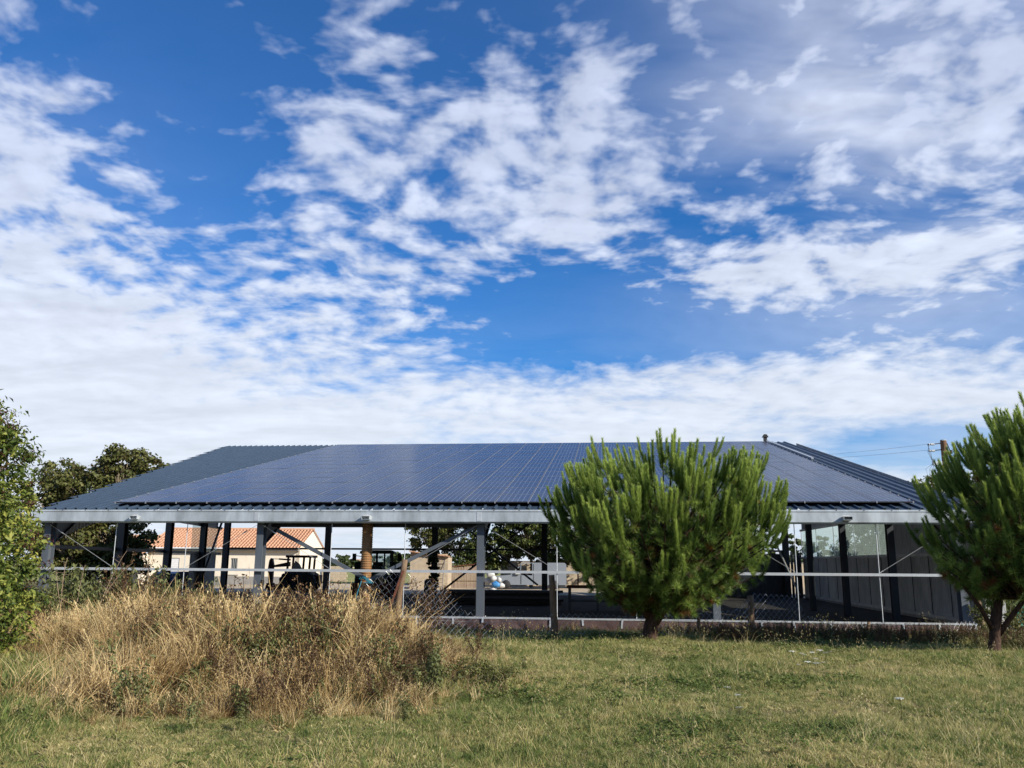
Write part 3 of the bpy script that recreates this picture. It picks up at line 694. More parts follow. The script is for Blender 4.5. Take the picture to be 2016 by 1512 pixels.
def broadleaf(name, base, blobs, n, size, mat, label, cat='tree', group=None, seed=1, trunk=None, clump=.5, aspect=.6, berries=0, tone_hi=1., trunk_mat='bark_grey', shell=.75):
    """Tree or bush: leaves gathered in clumps spread through several rounded masses; stems inside."""
    global rng
    rng = np.random.default_rng(seed); rnd = random.Random(seed); base = np.array(base, float)
    root = empty(name, tuple(base), 0, label, cat, group); C = Cloud(); vol = np.array([b[3] * b[4] * b[5] for b in blobs]) ** .75; vol /= vol.sum()
    lb = MB()
    if trunk: lb.tube([(0, 0, -.3), (trunk * .4, 0, base[2] * 0 + blobs[0][2] * .4), (blobs[0][0], blobs[0][1], blobs[0][2])], [trunk, trunk * .75, trunk * .35], 8)
    for b, w in zip(blobs, vol):
        c, rr = np.array(b[:3]), np.array(b[3:6]); nc = max(3, int(n * w / 42)); dirs = rand_dirs(nc); q = rng.uniform(shell ** 3, 1, nc) ** (1 / 3)
        cen = c + dirs * rr * q[:, None] * rng.uniform(.85, 1.12, nc)[:, None]
        for i in range(nc):
            m = 42; cl = clump * rng.uniform(.55, 1.25); d = rand_dirs(m); d[:, 2] = d[:, 2] * .8 + .15
            p = cen[i] + d * cl * rng.uniform(.3, 1, m)[:, None] * np.array([1, 1, .75]); nrm = unit(d + rng.normal(size=(m, 3)) * .7 + np.array([0, 0, .5]))
            v, f = leaf_quads(p, nrm, rng.uniform(.7, 1.25, m) * size, aspect)
            tb = rng.uniform(.15, .75); C.add(v, f, np.repeat(np.clip(tb + rng.normal(size=m) * .18, .21 if berries else 0, tone_hi), 4))
            if i % 3 == 0: lb.tube([tuple(c * np.array([.8, .8, .55])), tuple((c + cen[i]) / 2 + rng.normal(size=3) * .08), tuple(cen[i])], [max(.012, trunk * .28), max(.008, trunk * .15), .005] if trunk else [.006, .004, .002], 4, cap=False)
        for i in range(int(berries * w)):
            d = unit(rng.normal(size=3) + np.array([.4, -.6, .1])); p = c + d * rr * 1.05; m = 46; off = rng.normal(size=(m, 3)) * np.array([.075, .075, .05])
            v, f = leaf_quads(p + off, rand_dirs(m), .028, 1.); C.add(v, f, np.repeat(rng.uniform(0, .1, m), 4))
    lb.build('trunk' if trunk and trunk > .06 else 'stems', M[trunk_mat], root, True)
    link('crown' if cat == 'tree' else 'foliage', C.mesh('crown', mat), root)
    return root

# ---- the two pines in front of the fence
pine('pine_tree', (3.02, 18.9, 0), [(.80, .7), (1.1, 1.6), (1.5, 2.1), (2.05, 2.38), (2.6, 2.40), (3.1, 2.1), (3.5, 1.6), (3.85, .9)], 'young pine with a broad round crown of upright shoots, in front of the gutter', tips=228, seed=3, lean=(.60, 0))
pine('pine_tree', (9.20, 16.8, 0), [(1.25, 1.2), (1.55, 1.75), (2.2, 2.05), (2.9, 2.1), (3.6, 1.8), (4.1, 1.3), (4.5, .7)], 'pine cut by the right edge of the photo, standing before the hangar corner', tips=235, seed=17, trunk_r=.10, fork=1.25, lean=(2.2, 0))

# ---- broadleaf trees and bushes
def px_blob(px, py, Y, rx, rz, base, ry=None):
    """A rounded mass centred where the photo shows it, at ground distance Y."""
    c = at(px, py, Y) - Vector(base); return (c.x, c.y, c.z, rx, ry or rx, rz)
B = (-9.02, 13.2, 0)
broadleaf('elder_bush', B, [(-.2, 0, 2.9, 1.55, 1.3, 1.25), (.3, -.1, 1.75, 1.5, 1.3, 1.1), (.75, -.2, .75, 1.25, 1.1, .75), (-.6, .1, 3.85, 1.0, 1.0, .9), (.30, 0, 3.40, .9, .9, .85), (-1.6, .1, 1.6, 1.5, 1.4, 1.5)], 60000, .100, M['elder'],
          'tall elder bush with yellow-green leaves and dark red berries at the left edge', 'bush', seed=21, trunk=.05, clump=.30, aspect=.42, berries=170, shell=.8)
B = tuple(at(215, 1150, 48)[:2]) + (-.2,)
broadleaf('leafy_tree', B, [px_blob(250, 950, 48, 2.0, 2.1, B), px_blob(165, 985, 48, 2.0, 1.9, B), px_blob(300, 945, 48, .9, 1.2, B), px_blob(240, 915, 48, 1.1, .9, B), px_blob(215, 1065, 48, 2.3, 1.5, B), px_blob(120, 950, 48, 1.1, 1.3, B), px_blob(130, 1060, 46, 1.5, 1.6, B), px_blob(180, 1095, 48, 2.4, 1.5, B), px_blob(255, 1100, 48, 1.0, 1.3, B)], 32000, .19, M['maple'],
          'olive-green tree rising behind the left end of the roof', 'tree', 'trees beyond the hangar', seed=5, trunk=.2, clump=.5, aspect=.8)
B = tuple(at(150, 1150, 57)[:2]) + (-.2,)
broadleaf('leafy_tree', B, [px_blob(110, 985, 57, 2.4, 2.6, B), px_blob(150, 1060, 57, 2.6, 2.0, B), px_blob(60, 1040, 57, 2.4, 2.4, B)], 7000, .22, M['broad'], 'green tree between the elder bush and the roof edge, farther back', 'tree', 'trees beyond the hangar', seed=6, trunk=.2, clump=.55, aspect=.7)
B = tuple(at(868, 1150, 70)[:2]) + (-.2,)
broadleaf('leafy_tree', B, [px_blob(850, 1045, 70, 1.9, 2.3, B), px_blob(905, 1060, 70, 1.6, 2.1, B), px_blob(880, 1000, 70, 2.3, 2.0, B)], 15000, .2, M['yellowish'], 'sunlit yellow-green tree behind the block shed', 'tree', 'trees beyond the hangar', seed=7, trunk=.16, clump=.5, aspect=.8)
B = tuple(at(945, 1150, 66)[:2]) + (-.2,)
broadleaf('leafy_tree', B, [px_blob(940, 1080, 66, .95, 1.3, B), px_blob(955, 1110, 66, 1.1, .8, B), px_blob(915, 1110, 66, .9, .8, B)], 6000, .2, M['broad'], 'small bright green tree left of the third front column', 'tree', 'trees beyond the hangar', seed=8, trunk=.1, clump=.4, aspect=.7)
B = tuple(at(1045, 1150, 66)[:2]) + (-.2,)
broadleaf('leafy_tree', B, [px_blob(1040, 1050, 66, 2.6, 1.9, B), px_blob(990, 1080, 66, 1.7, 1.4, B), px_blob(1090, 1078, 66, 2.0, 1.6, B), px_blob(1040, 1000, 66, 2.5, 1.8, B)], 24000, .2, M['broad'], 'dark bushy tree hanging over the sandy wall and the grey van', 'tree', 'trees beyond the hangar', seed=9, trunk=.16, clump=.5, aspect=.8)
B = tuple(at(1190, 1150, 63)[:2]) + (-.2,)
broadleaf('leafy_tree', B, [px_blob(1160, 1050, 63, 2.1, 2.0, B), px_blob(1230, 1040, 63, 2.6, 2.3, B), px_blob(1320, 1050, 63, 2.4, 2.2, B), px_blob(1420, 1060, 62, 2.6, 2.2, B)], 17000, .22, M['broad'], 'wide tree behind the round pine, seen left of its crown', 'tree', 'trees beyond the hangar', seed=10, trunk=.18, clump=.55, aspect=.8)
for i, (k, d, s, lab) in enumerate(((30.4, 12.5, 1.3, 'bushy tree seen through the clear sheets nearest the pine on the right'), (30.6, 18.5, 1.4, 'bushy tree seen through the middle clear sheets of the side wall'), (30.8, 25, 1.5, 'bushy tree seen through the farthest clear sheets of the side wall'))):
    p = hloc(k, d, -.2)
    broadleaf('leafy_tree', tuple(p), [(0, 0, 2.1, 1.7 * s, 1.9 * s, 1.5 * s), (.9, 0, 3.8, 1.7 * s, 2.4 * s, 1.5 * s), (-.2, .5, 2.6, 1.3 * s, 2.2 * s, 1.3 * s), (.2, 0, .8, 1.6 * s, 1.9 * s, .9 * s)], 22000, .17, M['yellowish'], lab, 'tree', 'trees along the right side wall', seed=30 + i, trunk=.1, clump=.45, aspect=.7)
for i, (px, py, Y, rx, rz, mt, lab) in enumerate(((1990, 1215, 21.5, .85, .55, 'yellowish', 'low yellow-green bush at the right edge by the green net'), (1962, 1175, 25.5, .7, .9, 'broad', 'dark bush beside the outer corner of the hangar'), (2040, 1130, 26, 1.6, 1.6, 'broad', 'large dark bush at the right edge behind the green net'))):
    b = at(px, py, Y); b.z = float(gz(b.x, b.y))
    broadleaf('bush', tuple(b), [px_blob(px, py, Y, rx, rz, b)], 2600, .085, M[mt], lab, 'bush', 'bushes at the right end of the hangar', seed=40 + i, clump=.26, aspect=.55)
for i, (px, py, Y, rx, rz, lab) in enumerate(((672, 1107, 170, 2.2, 1.3, 'rounded hedge tree left of the far houses'), (702, 1112, 185, 3.2, .9, 'low hedge tree under the far houses'), (742, 1108, 190, 4, 1.5, 'far hedge tree seen behind the ribbed pipe'), (640, 1112, 180, 2.5, 1.0, 'far hedge tree beside the house gable'), (792, 1107, 120, 1.3, 1.2, 'far dark tree beside the tractor mirror'), (1500, 1100, 110, 5, 2.6, 'far bushy tree seen right of the round pine, left of the clear sheets'), (1580, 1100, 115, 5, 3.0, 'far bushy tree seen through the far end of the clear sheets'))):
    b = at(px, 1121, Y); b.z = -.25
    broadleaf('far_tree', tuple(b), [px_blob(px, py, Y, rx * 1.5, rz, b), px_blob(px + 9, py + 3, Y, rx, rz * .8, b)], 1900, .5, M['far_green'], lab, 'tree', 'far hedge trees', seed=50 + i, trunk=.12, clump=.6, aspect=.8)

# ------------------------------------------------------------------ lawn and dry weeds (ground cover: instanced clumps)
def scatter(name, pts, rot, scl, idx, sources, label=None):
    """One ground-cover object: clump meshes placed on its points by geometry nodes."""
    src = bpy.data.collections.new(name + '_clumps')
    for i, me in enumerate(sources): src.objects.link(bpy.data.objects.new('%s_clump_%02d' % (name, i), me))
    me = bpy.data.meshes.new(name); me.vertices.add(len(pts)); me.vertices.foreach_set('co', np.asarray(pts, np.float32).ravel())
    for nm, ty, dat in (('rot', 'FLOAT_VECTOR', rot), ('scl', 'FLOAT_VECTOR', scl), ('idx', 'INT', idx)):
        a = me.attributes.new(nm, ty, 'POINT'); d = np.asarray(dat, np.int32 if ty == 'INT' else np.float32).ravel()
        a.data.foreach_set('vector' if ty == 'FLOAT_VECTOR' else 'value', d)
    o = link(name, me); o['kind'] = 'stuff'
    if label: o['label'] = label
    ng = bpy.data.node_groups.new(name, 'GeometryNodeTree')
    ng.interface.new_socket('Geometry', in_out='INPUT', socket_type='NodeSocketGeometry'); ng.interface.new_socket('Geometry', in_out='OUTPUT', socket_type='NodeSocketGeometry')
    n = ng.nodes; gi, go = n.new('NodeGroupInput'), n.new('NodeGroupOutput'); ip = n.new('GeometryNodeInstanceOnPoints'); ci = n.new('GeometryNodeCollectionInfo')
    ci.inputs['Collection'].default_value = src; ci.inputs['Separate Children'].default_value = True; ci.inputs['Reset Children'].default_value = True
    def attr(nm, t):
        q = n.new('GeometryNodeInputNamedAttribute'); q.data_type = t; q.inputs['Name'].default_value = nm; return next(s for s in q.outputs if s.enabled and s.name == 'Attribute')
    L = ng.links; L.new(gi.outputs[0], ip.inputs['Points']); L.new(ci.outputs[0], ip.inputs['Instance']); ip.inputs['Pick Instance'].default_value = True
    er = n.new('FunctionNodeEulerToRotation'); L.new(attr('rot', 'FLOAT_VECTOR'), er.inputs[0]); L.new(er.outputs[0], ip.inputs['Rotation'])
    L.new(attr('idx', 'INT'), ip.inputs['Instance Index']); L.new(attr('scl', 'FLOAT_VECTOR'), ip.inputs['Scale']); L.new(ip.outputs[0], go.inputs[0])
    md = o.modifiers.new('scatter', 'NODES'); md.node_group = ng
    return o

WEED_EDGE = [(-14, 13.5), (-9.6, 13.0), (-7.2, 12.6), (-6.3, 11.2), (-5.5, 9.6), (-4.7, 8.9), (-3.6, 8.7), (-2.2, 8.9), (-1.3, 9.4), (-.65, 10.3), (-.2, 11.6), (-.45, 13.5), (-.85, 15.8), (-1.35, 18.0), (-1.6, 20.2), (-9.5, 20.6), (-14, 21.)]
def inside(P, poly):
    x, y = P[:, 0], P[:, 1]; r = np.zeros(len(P), bool); n = len(poly)
    for i in range(n):
        (x0, y0), (x1, y1) = poly[i], poly[(i + 1) % n]
        c = (y0 > y) != (y1 > y); r ^= c & (x < (x1 - x0) * (y - y0) / (y1 - y0 + 1e-12) + x0)
    return r
def edge_dist(P, poly):
    d = np.full(len(P), 1e9); n = len(poly)
    for i in range(n):
        a, b = np.array(poly[i]), np.array(poly[(i + 1) % n]); ab = b - a
        t = np.clip(((P - a) @ ab) / (ab @ ab), 0, 1); d = np.minimum(d, np.linalg.norm(P - (a + t[:, None] * ab), axis=1))
    return d
def lump(P, s, seed=0):
    """Cheap soft noise 0..1 from summed sines."""
    r_ = np.random.default_rng(seed); z = np.zeros(len(P))
    for k in range(7):
        a = r_.uniform(0, 6.283); f = s * r_.uniform(.6, 2.2); z += np.sin((P[:, 0] * math.cos(a) + P[:, 1] * math.sin(a)) * f + r_.uniform(0, 6.283)) / 7
    return np.clip(.5 + z * 1.3, 0, 1)
def in_view(P, pad=1.6): return (np.abs(P[:, 0]) < P[:, 1] * .62 + pad)

def tuft(n, h, spread, width, lean=.5, tone=(0, 1), flat=.0):
    C = Cloud(); a = rng.uniform(0, 6.283, n); r = spread * np.sqrt(rng.uniform(0, 1, n)); base = np.stack([r * np.cos(a), r * np.sin(a), np.full(n, -.01)], 1)
    b = rng.uniform(0, 6.283, n); le = lean * rng.uniform(.1, 1, n); d = np.stack([np.cos(b) * le, np.sin(b) * le, np.ones(n)], 1)
    L = h * rng.uniform(.45, 1.05, n); bend = np.stack([np.cos(b), np.sin(b), -.55 * np.ones(n)], 1) * (L * rng.uniform(.05, .45, n))[:, None]
    v, f, k = blades(base, d, L, width * rng.uniform(.7, 1.3, n), bend); C.add(v, f, np.repeat(rng.uniform(*tone, n), k)); return C

def build_lawn():
    global rng
    rng = np.random.default_rng(101)
    src = [tuft(26, .085, .075, .0055, .7, (.1, .55)), tuft(24, .070, .08, .005, 1.0, (.25, .8)), tuft(22, .11, .06, .006, .6, (.0, .45)), tuft(26, .055, .085, .006, 1.3, (.35, .95)), tuft(22, .13, .05, .0045, .5, (.2, .8)), tuft(28, .07, .09, .006, .9, (.05, .5))]
    # broad clover-like leaves close to the soil
    C = Cloud(); p = np.concatenate([rng.normal(size=(34, 2)) * .05, rng.uniform(.02, .07, (34, 1))], 1); v, f = leaf_quads(p, rand_dirs(34) * .5 + np.array([0, 0, 1]), .028, .8); C.add(v, f, np.repeat(rng.uniform(.0, .3, 34), 4)); src.append(C)
    for hh in (.26, .34):                                # thin dry seed stalks
        C = tuft(5, hh, .05, .0035, .6, (.75, 1.0)); p = np.stack([rng.normal(size=16) * .05, rng.normal(size=16) * .05, rng.uniform(.55, .95, 16) * hh], 1); v, f, k = blades(p, np.array([0, 0, -1.]) + rng.normal(size=(16, 3)) * .5, .02, .007); C.add(v, f, np.repeat(rng.uniform(.6, 1, 16), k)); src.append(C)
    C = Cloud(); a = np.arange(11) * 2.4; v, f, k = blades(np.zeros((11, 3)), np.stack([np.cos(a), np.sin(a), np.full(11, .5)], 1), .13, .028, np.stack([np.cos(a) * .02, np.sin(a) * .02, np.full(11, -.045)], 1)); C.add(v, f, np.repeat(rng.uniform(-.1, .25, 11), k)); src.append(C)
    ms = [c.mesh('lawn_clump', M['grass']) for c in src]
    pts = []
    for y0, y1, dens in ((6.3, 9.5, 430), (9.5, 13, 300), (13, 17.5, 190), (17.5, 23.4, 110)):
        w = y1 * .62 + 1.8; n = int(dens * 2 * w * (y1 - y0)); P = np.stack([rng.uniform(-w, w, n), rng.uniform(y0, y1, n)], 1); pts.append(P[in_view(P)])
    P = np.concatenate(pts); P = P[P[:, 1] < np.vectorize(facade_y)(P[:, 0]) - .6]
    iw = inside(P, WEED_EDGE) & (edge_dist(P, WEED_EDGE) > .5); P = P[~iw]
    n = len(P); q = lump(P, 1.4, 3); g = lump(P, .9, 8); far = np.clip((P[:, 1] - 8) / 12, 0, 1)
    idx = rng.integers(0, 6, n); idx = np.where(rng.uniform(size=n) < np.clip((g - .62) * .9, 0, .22), 6, idx); idx = np.where((q > .62) & (rng.uniform(size=n) < .6), 3, idx)
    w_ = rng.uniform(size=n); idx = np.where(w_ < .006, 7, np.where(w_ < .012, 8, np.where(w_ < .022, 9, idx)))
    s = (.64 + .48 * lump(P, 2.3, 5)) * (1 + .55 * far) * rng.uniform(.75, 1.3, n)
    # longer, weedier grass along the fence foot
    fd = np.clip((P[:, 1] - (np.vectorize(facade_y)(P[:, 0]) - 5.6)) / 2.6, 0, 1) * (P[:, 0] > -2.5); s = s * (1 + .25 * fd * lump(P, 2.6, 12))
    near_left = np.clip((-4.0 - P[:, 0]) / 1.2, 0, 1) * np.clip((13.5 - P[:, 1]) / 2., 0, 1) * np.clip((P[:, 1] - 7.2) / 1., 0, 1); s = s * (1 + 1.8 * near_left); idx = np.where(near_left > .25, np.where(rng.uniform(size=n) < .75, 2, 4), idx)
    pos = np.concatenate([P, gz(P[:, 0], P[:, 1])[:, None]], 1); rot = np.stack([rng.normal(size=n) * .12, rng.normal(size=n) * .12, rng.uniform(0, 6.283, n)], 1)
    scatter('lawn_grass', pos, rot, np.stack([s, s, s * rng.uniform(.8, 1.2, n)], 1), idx, ms, 'short mown lawn of green and straw-coloured grass')
    print('lawn', n)

def oat_clump(nst=13, h=.85):
    """Dry oat stems with drooping spikelets."""
    C = tuft(20, .38, .10, .009, .8, (.05, .75)); st = []
    for i in range(nst):
        a = rng.uniform(0, 6.283); b = np.array([rng.normal() * .06, rng.normal() * .06, 0]); d = np.array([math.cos(a), math.sin(a), 0]) * rng.uniform(.04, .3); L = h * rng.uniform(.6, 1.05)
        t = np.linspace(0, 1, 5)[:, None]; c = b + np.array([0, 0, L]) * t + d * L * t ** 2; sd = unit(np.cross(d + 1e-6, [0, 0, 1.]) + rng.normal(size=3) * .3) * .003
        v = np.concatenate([c - sd, c + sd]); f = np.concatenate([[[i, i + 5, i + 6], [i, i + 6, i + 1]] for i in range(4)]); tn = rng.uniform(.45, .95); C.add(v, f, np.full(10, tn))
        m = 9; s = rng.uniform(.62, 1.0, m); p = b + np.array([0, 0, L]) * s[:, None] + d * L * (s ** 2)[:, None] + rng.normal(size=(m, 3)) * np.array([.022, .022, .01])
        v, f, k = blades(p, np.array([0, 0, -1.]) + rng.normal(size=(m, 3)) * .35, rng.uniform(.024, .042, m), .011); C.add(v, f, np.repeat(rng.uniform(.5, 1.05, m), k))
    return C
def straw_tall(n=46, h=.95):
    """Long fine straw, some of it broken over."""
    C = tuft(n, h, .13, .0075, .75, (.45, 1.0)); D = tuft(18, h * .55, .16, .010, 1.8, (.1, .5)); C.add(np.concatenate(D.V), np.concatenate(D.F), np.concatenate(D.T)); return C
def thatch(n=80, h=.42):
    C = tuft(int(n * .7), h, .15, .0095, 1.3, (.0, .85)); return C
def arcs(n=34, h=.62):
    """Long pale blades arching over."""
    C = Cloud(); a = rng.uniform(0, 6.283, n); base = np.stack([rng.normal(size=n) * .07, rng.normal(size=n) * .07, np.zeros(n)], 1)
    for i in range(n):
        t = np.linspace(0, 1, 6)[:, None]; L = h * rng.uniform(.6, 1.2); o = np.array([math.cos(a[i]), math.sin(a[i]), 0]); k = rng.uniform(.3, .8)
        c = base[i] + o * L * k * t ** 1.6 + np.array([0, 0, L]) * (t - .62 * t ** 3 * rng.uniform(.5, 1.2)); sd = unit(np.cross(o, [0, 0, 1.])) * .0052 * (1.05 - t)
        v = np.concatenate([c - sd, c + sd]); f = np.concatenate([[[q, q + 6, q + 7], [q, q + 7, q + 1]] for q in range(5)]); C.add(v, f, np.full(12, rng.uniform(.5, 1.0)))
    return C
def dead_herb(h=.8, nb=9):
    """Brown dead stalk with side twigs and seed clusters."""
    C = Cloud()
    for _ in range(3):
        b = np.array([rng.normal() * .06, rng.normal() * .06, 0]); top = np.array([rng.normal() * .12, rng.normal() * .12, h * rng.uniform(.7, 1.05)])
        tw = [(b, b + top, .004)]
        for i in range(nb):
            s = rng.uniform(.25, .95); p = b + top * s; a = rng.uniform(0, 6.283); tw.append((p, p + np.array([math.cos(a), math.sin(a), rng.uniform(.6, 1.6)]) * h * .16 * (1.2 - s), .0028))
        for p, q, w in tw:
            sd = unit(np.cross(q - p, rng.normal(size=3))) * w; s2 = unit(np.cross(q - p, sd)) * w
            for e in (sd, s2): C.add(np.array([p - e, p + e, q + e * .5, q - e * .5]), np.array([[0, 1, 2], [0, 2, 3]]), np.full(4, rng.uniform(.1, .6)))
            m = 9; s = rng.uniform(.35, 1, m)[:, None]; pp = p + (q - p) * s + rng.normal(size=(m, 3)) * .014; v, f = leaf_quads(pp, rand_dirs(m), rng.uniform(.014, .032, m), .7); C.add(v, f, np.repeat(rng.uniform(.0, .9, m), 4))
    return C
def leafy_weed(h=.6, nl=46):
    C = Cloud()
    for _ in range(4):
        b = np.array([rng.normal() * .07, rng.normal() * .07, 0]); top = np.array([rng.normal() * .12, rng.normal() * .12, h * rng.uniform(.6, 1.1)]); sd = unit(np.cross(top, rng.normal(size=3))) * .004
        C.add(np.array([b - sd, b + sd, b + top + sd * .4, b + top - sd * .4]), np.array([[0, 1, 2], [0, 2, 3]]), np.full(4, .2)); m = nl; s = rng.uniform(.1, 1, m)[:, None]; d = rand_dirs(m); d[:, 2] *= .4
        v, f = leaf_quads(b + top * s + d * .045, d + np.array([0, 0, .6]), rng.uniform(.04, .085, m), .38); C.add(v, f, np.repeat(rng.uniform(.1, .9, m), 4))
    return C

def build_weeds():
    global rng
    rng = np.random.default_rng(202)
    kinds = [(oat_clump(), 'straw'), (oat_clump(11, .75), 'straw'), (thatch(), 'straw'), (thatch(70, .5), 'straw'), (arcs(), 'straw'), (arcs(30, .75), 'straw'), (dead_herb(), 'brownweed'), (dead_herb(.65, 11), 'brownweed'), (leafy_weed(), 'weedleaf'), (leafy_weed(.45, 40), 'weedleaf'), (thatch(90, .3), 'brownweed'), (tuft(70, .36, .13, .008, .8, (-.1, .3)), 'grass'), (straw_tall(), 'straw'), (straw_tall(40, .8), 'straw')]
    ms = [c.mesh('weed_clump', M[m]) for c, m in kinds]
    n = 9500; P = np.stack([rng.uniform(-14, 0, n), rng.uniform(8.2, 21, n)], 1); P = P[in_view(P, 2.0) & inside(P, WEED_EDGE)]
    e = edge_dist(P, WEED_EDGE); rim = np.clip(e / 1.9, 0, 1); n = len(P); u = rng.uniform(size=n); x, y = P[:, 0], P[:, 1]
    oat = .30 + .6 * np.exp(-(((x + 5.0) / 2.2) ** 2 + ((y - 10.2) / 1.6) ** 2)); brown = 1.5 * np.clip(lump(P, 1.3, 31) - .48, 0, 1) * np.clip((x + 5.5) / 2, .3, 1.2) + .12 + .35 * np.clip((x + 2.6) / 1.5, 0, 1) * np.clip((y - 12) / 4, 0, 1) + .28 * np.clip((x + 3.6) / 1.4, 0, 1) * np.clip((13 - y) / 2.5, 0, 1)
    arc = .42 * np.clip((x + 3.2) / 1.6, 0, 1) + .05; green = .16 + 1.6 * np.clip((-4.6 - x) / 1.2, 0, 1) * np.clip((10.6 - y) / 1.5, 0, 1) + 1.5 * np.clip(lump(P, 1.5, 32) - .35, 0, 1) * np.clip((11.8 - y) / 2, .2, 1) * np.clip((x + 4.2) / 1.2, .25, 1); th = np.full(n, .42)
    W = np.stack([oat, th, arc, brown * .75, green], 1); W /= W.sum(1, keepdims=True); cum = np.cumsum(W, 1); kind = (u[:, None] > cum).sum(1).clip(0, 4)
    pick = np.array([[0, 1, 12, 13], [2, 3, 10, 13], [4, 5, 12, 5], [6, 7, 10, 6], [8, 9, 11, 11]])[kind, rng.integers(0, 4, n)]
    h = (.26 + .74 * rim) * (.80 + .55 * lump(P, 1.3, 33)) * rng.uniform(.8, 1.2, n); h *= .86 - .20 * np.clip((y - 14) / 4, 0, 1) - .10 * np.clip((x + 3.2) / 1.5, 0, 1) * np.clip((y - 12) / 4, 0, 1)
    pos = np.concatenate([P, gz(x, y)[:, None] - .02], 1); rot = np.stack([rng.normal(size=n) * .24, rng.normal(size=n) * .24 + .10, rng.uniform(0, 6.283, n)], 1)
    scatter('dry_weeds', pos, rot, np.stack([h * 1.35, h * 1.35, h * 1.08], 1), pick, ms, 'mound of tall straw-coloured and brown dead weeds')
    print('weeds', n)
    n = 900; P = np.stack([rng.uniform(-8, 1, n), rng.uniform(7.6, 16, n)], 1); d_ = edge_dist(P, WEED_EDGE); P = P[(~inside(P, WEED_EDGE)) & (d_ < .85) & (rng.uniform(size=n) > d_ / .85)]; n = len(P); h = rng.uniform(.28, .62, n)
    scatter('straggling_straw', np.concatenate([P, gz(P[:, 0], P[:, 1])[:, None] - .02], 1), np.stack([rng.normal(size=n) * .25, rng.normal(size=n) * .25, rng.uniform(0, 6.283, n)], 1), np.stack([h, h, h], 1), rng.choice([0, 2, 4, 5, 8, 9, 11, 6], n), ms, 'scattered straw and weeds round the edge of the dry mound')
    n = 190; P = np.stack([rng.normal(size=n) * 1.3 - 2.6, rng.normal(size=n) * .8 + 10.9], 1); P = P[inside(P, WEED_EDGE) & (lump(P, 2.2, 61) > .45)]; n = len(P); h = rng.uniform(.7, 1.15, n)
    scatter('green_weeds', np.concatenate([P, gz(P[:, 0], P[:, 1])[:, None]], 1), np.stack([rng.normal(size=n) * .2, rng.normal(size=n) * .2 - .1, rng.uniform(0, 6.283, n)], 1), np.stack([h, h, h], 1), rng.choice([8, 9, 11, 7], n, p=[.4, .25, .15, .2]), ms, 'green and brown leafy weeds growing through the right half of the dry mound')
    # a pale swathe of straw lying over to the right at the front of the mound
    n = 170; u_ = rng.uniform(0, 1, n); P = np.stack([-4.9 + 1.5 * u_ + rng.normal(size=n) * .22, 9.7 + 2.6 * u_ + rng.normal(size=n) * .25], 1); h = rng.uniform(.75, 1.15, n)
    scatter('pale_straw', np.concatenate([P, gz(P[:, 0], P[:, 1])[:, None] + .05], 1), np.stack([rng.normal(size=n) * .12 - .15, .55 + rng.normal(size=n) * .14, rng.normal(size=n) * .3], 1), np.stack([h, h, h], 1), rng.choice([12, 13, 5], n), ms, 'pale straw leaning to the right at the front of the dry mound')
    # rough strip along the wire fence and the ground beam
    n = 1900; x = rng.uniform(-2.0, 16.5, n); y = np.array([facade_y(q) for q in x]) - .75 - 3.9 * rng.uniform(0, 1, n) ** 1.25; P = np.stack([x, y], 1); keep = lump(P, 1.5, 41) > .30; P = P[keep]; x, y = P[:, 0], P[:, 1]; n = len(P)
    pick = rng.choice([2, 6, 7, 8, 9, 10, 11, 0, 4], n, p=[.16, .17, .15, .13, .1, .09, .1, .05, .05]); h = rng.uniform(.20, .52, n) * (.55 + .6 * lump(P, 2, 42))
    scatter('fence_weeds', np.concatenate([P, gz(x, y)[:, None] - .02], 1), np.stack([rng.normal(size=n) * .15, rng.normal(size=n) * .15, rng.uniform(0, 6.283, n)], 1), np.stack([h, h, h], 1), pick, ms, 'rough brown and green weeds along the foot of the fence')
    n = 2600; x = rng.uniform(3.2, 13.5, n); y = np.array([facade_y(q) for q in x]) - 2.4 - 4.0 * rng.uniform(0, 1, n) - .22 * (x - 3.2); P = np.stack([x, y], 1); keep = lump(P, 1.2, 51) > .35; P = P[keep]; n = len(P); h = rng.uniform(.30, .62, n)
    scatter('shade_weeds', np.concatenate([P, gz(P[:, 0], P[:, 1])[:, None] - .02], 1), np.stack([rng.normal(size=n) * .15, rng.normal(size=n) * .15, rng.uniform(0, 6.283, n)], 1), np.stack([h, h, h], 1), rng.choice([6, 7, 8, 9, 10, 11], n, p=[.26, .24, .15, .12, .13, .10]), ms, 'dark brown weeds in the shade between the two pines')
    # tall grey-green weeds standing at the back of the mound on the left
    n = 300; P = np.stack([rng.normal(size=n) * .95 - 9.0, rng.normal(size=n) * .8 + 19.3], 1); h = rng.uniform(1.1, 2.3, n)
    scatter('tall_weeds', np.concatenate([P, gz(P[:, 0], P[:, 1])[:, None]], 1), np.stack([rng.normal(size=n) * .1, rng.normal(size=n) * .1, rng.uniform(0, 6.283, n)], 1), np.stack([h * .8, h * .8, h], 1), rng.choice([8, 9, 6, 7], n, p=[.55, .41, .02, .02]), ms, 'tall grey-green weeds behind the dry mound')
build_lawn()
build_weeds()

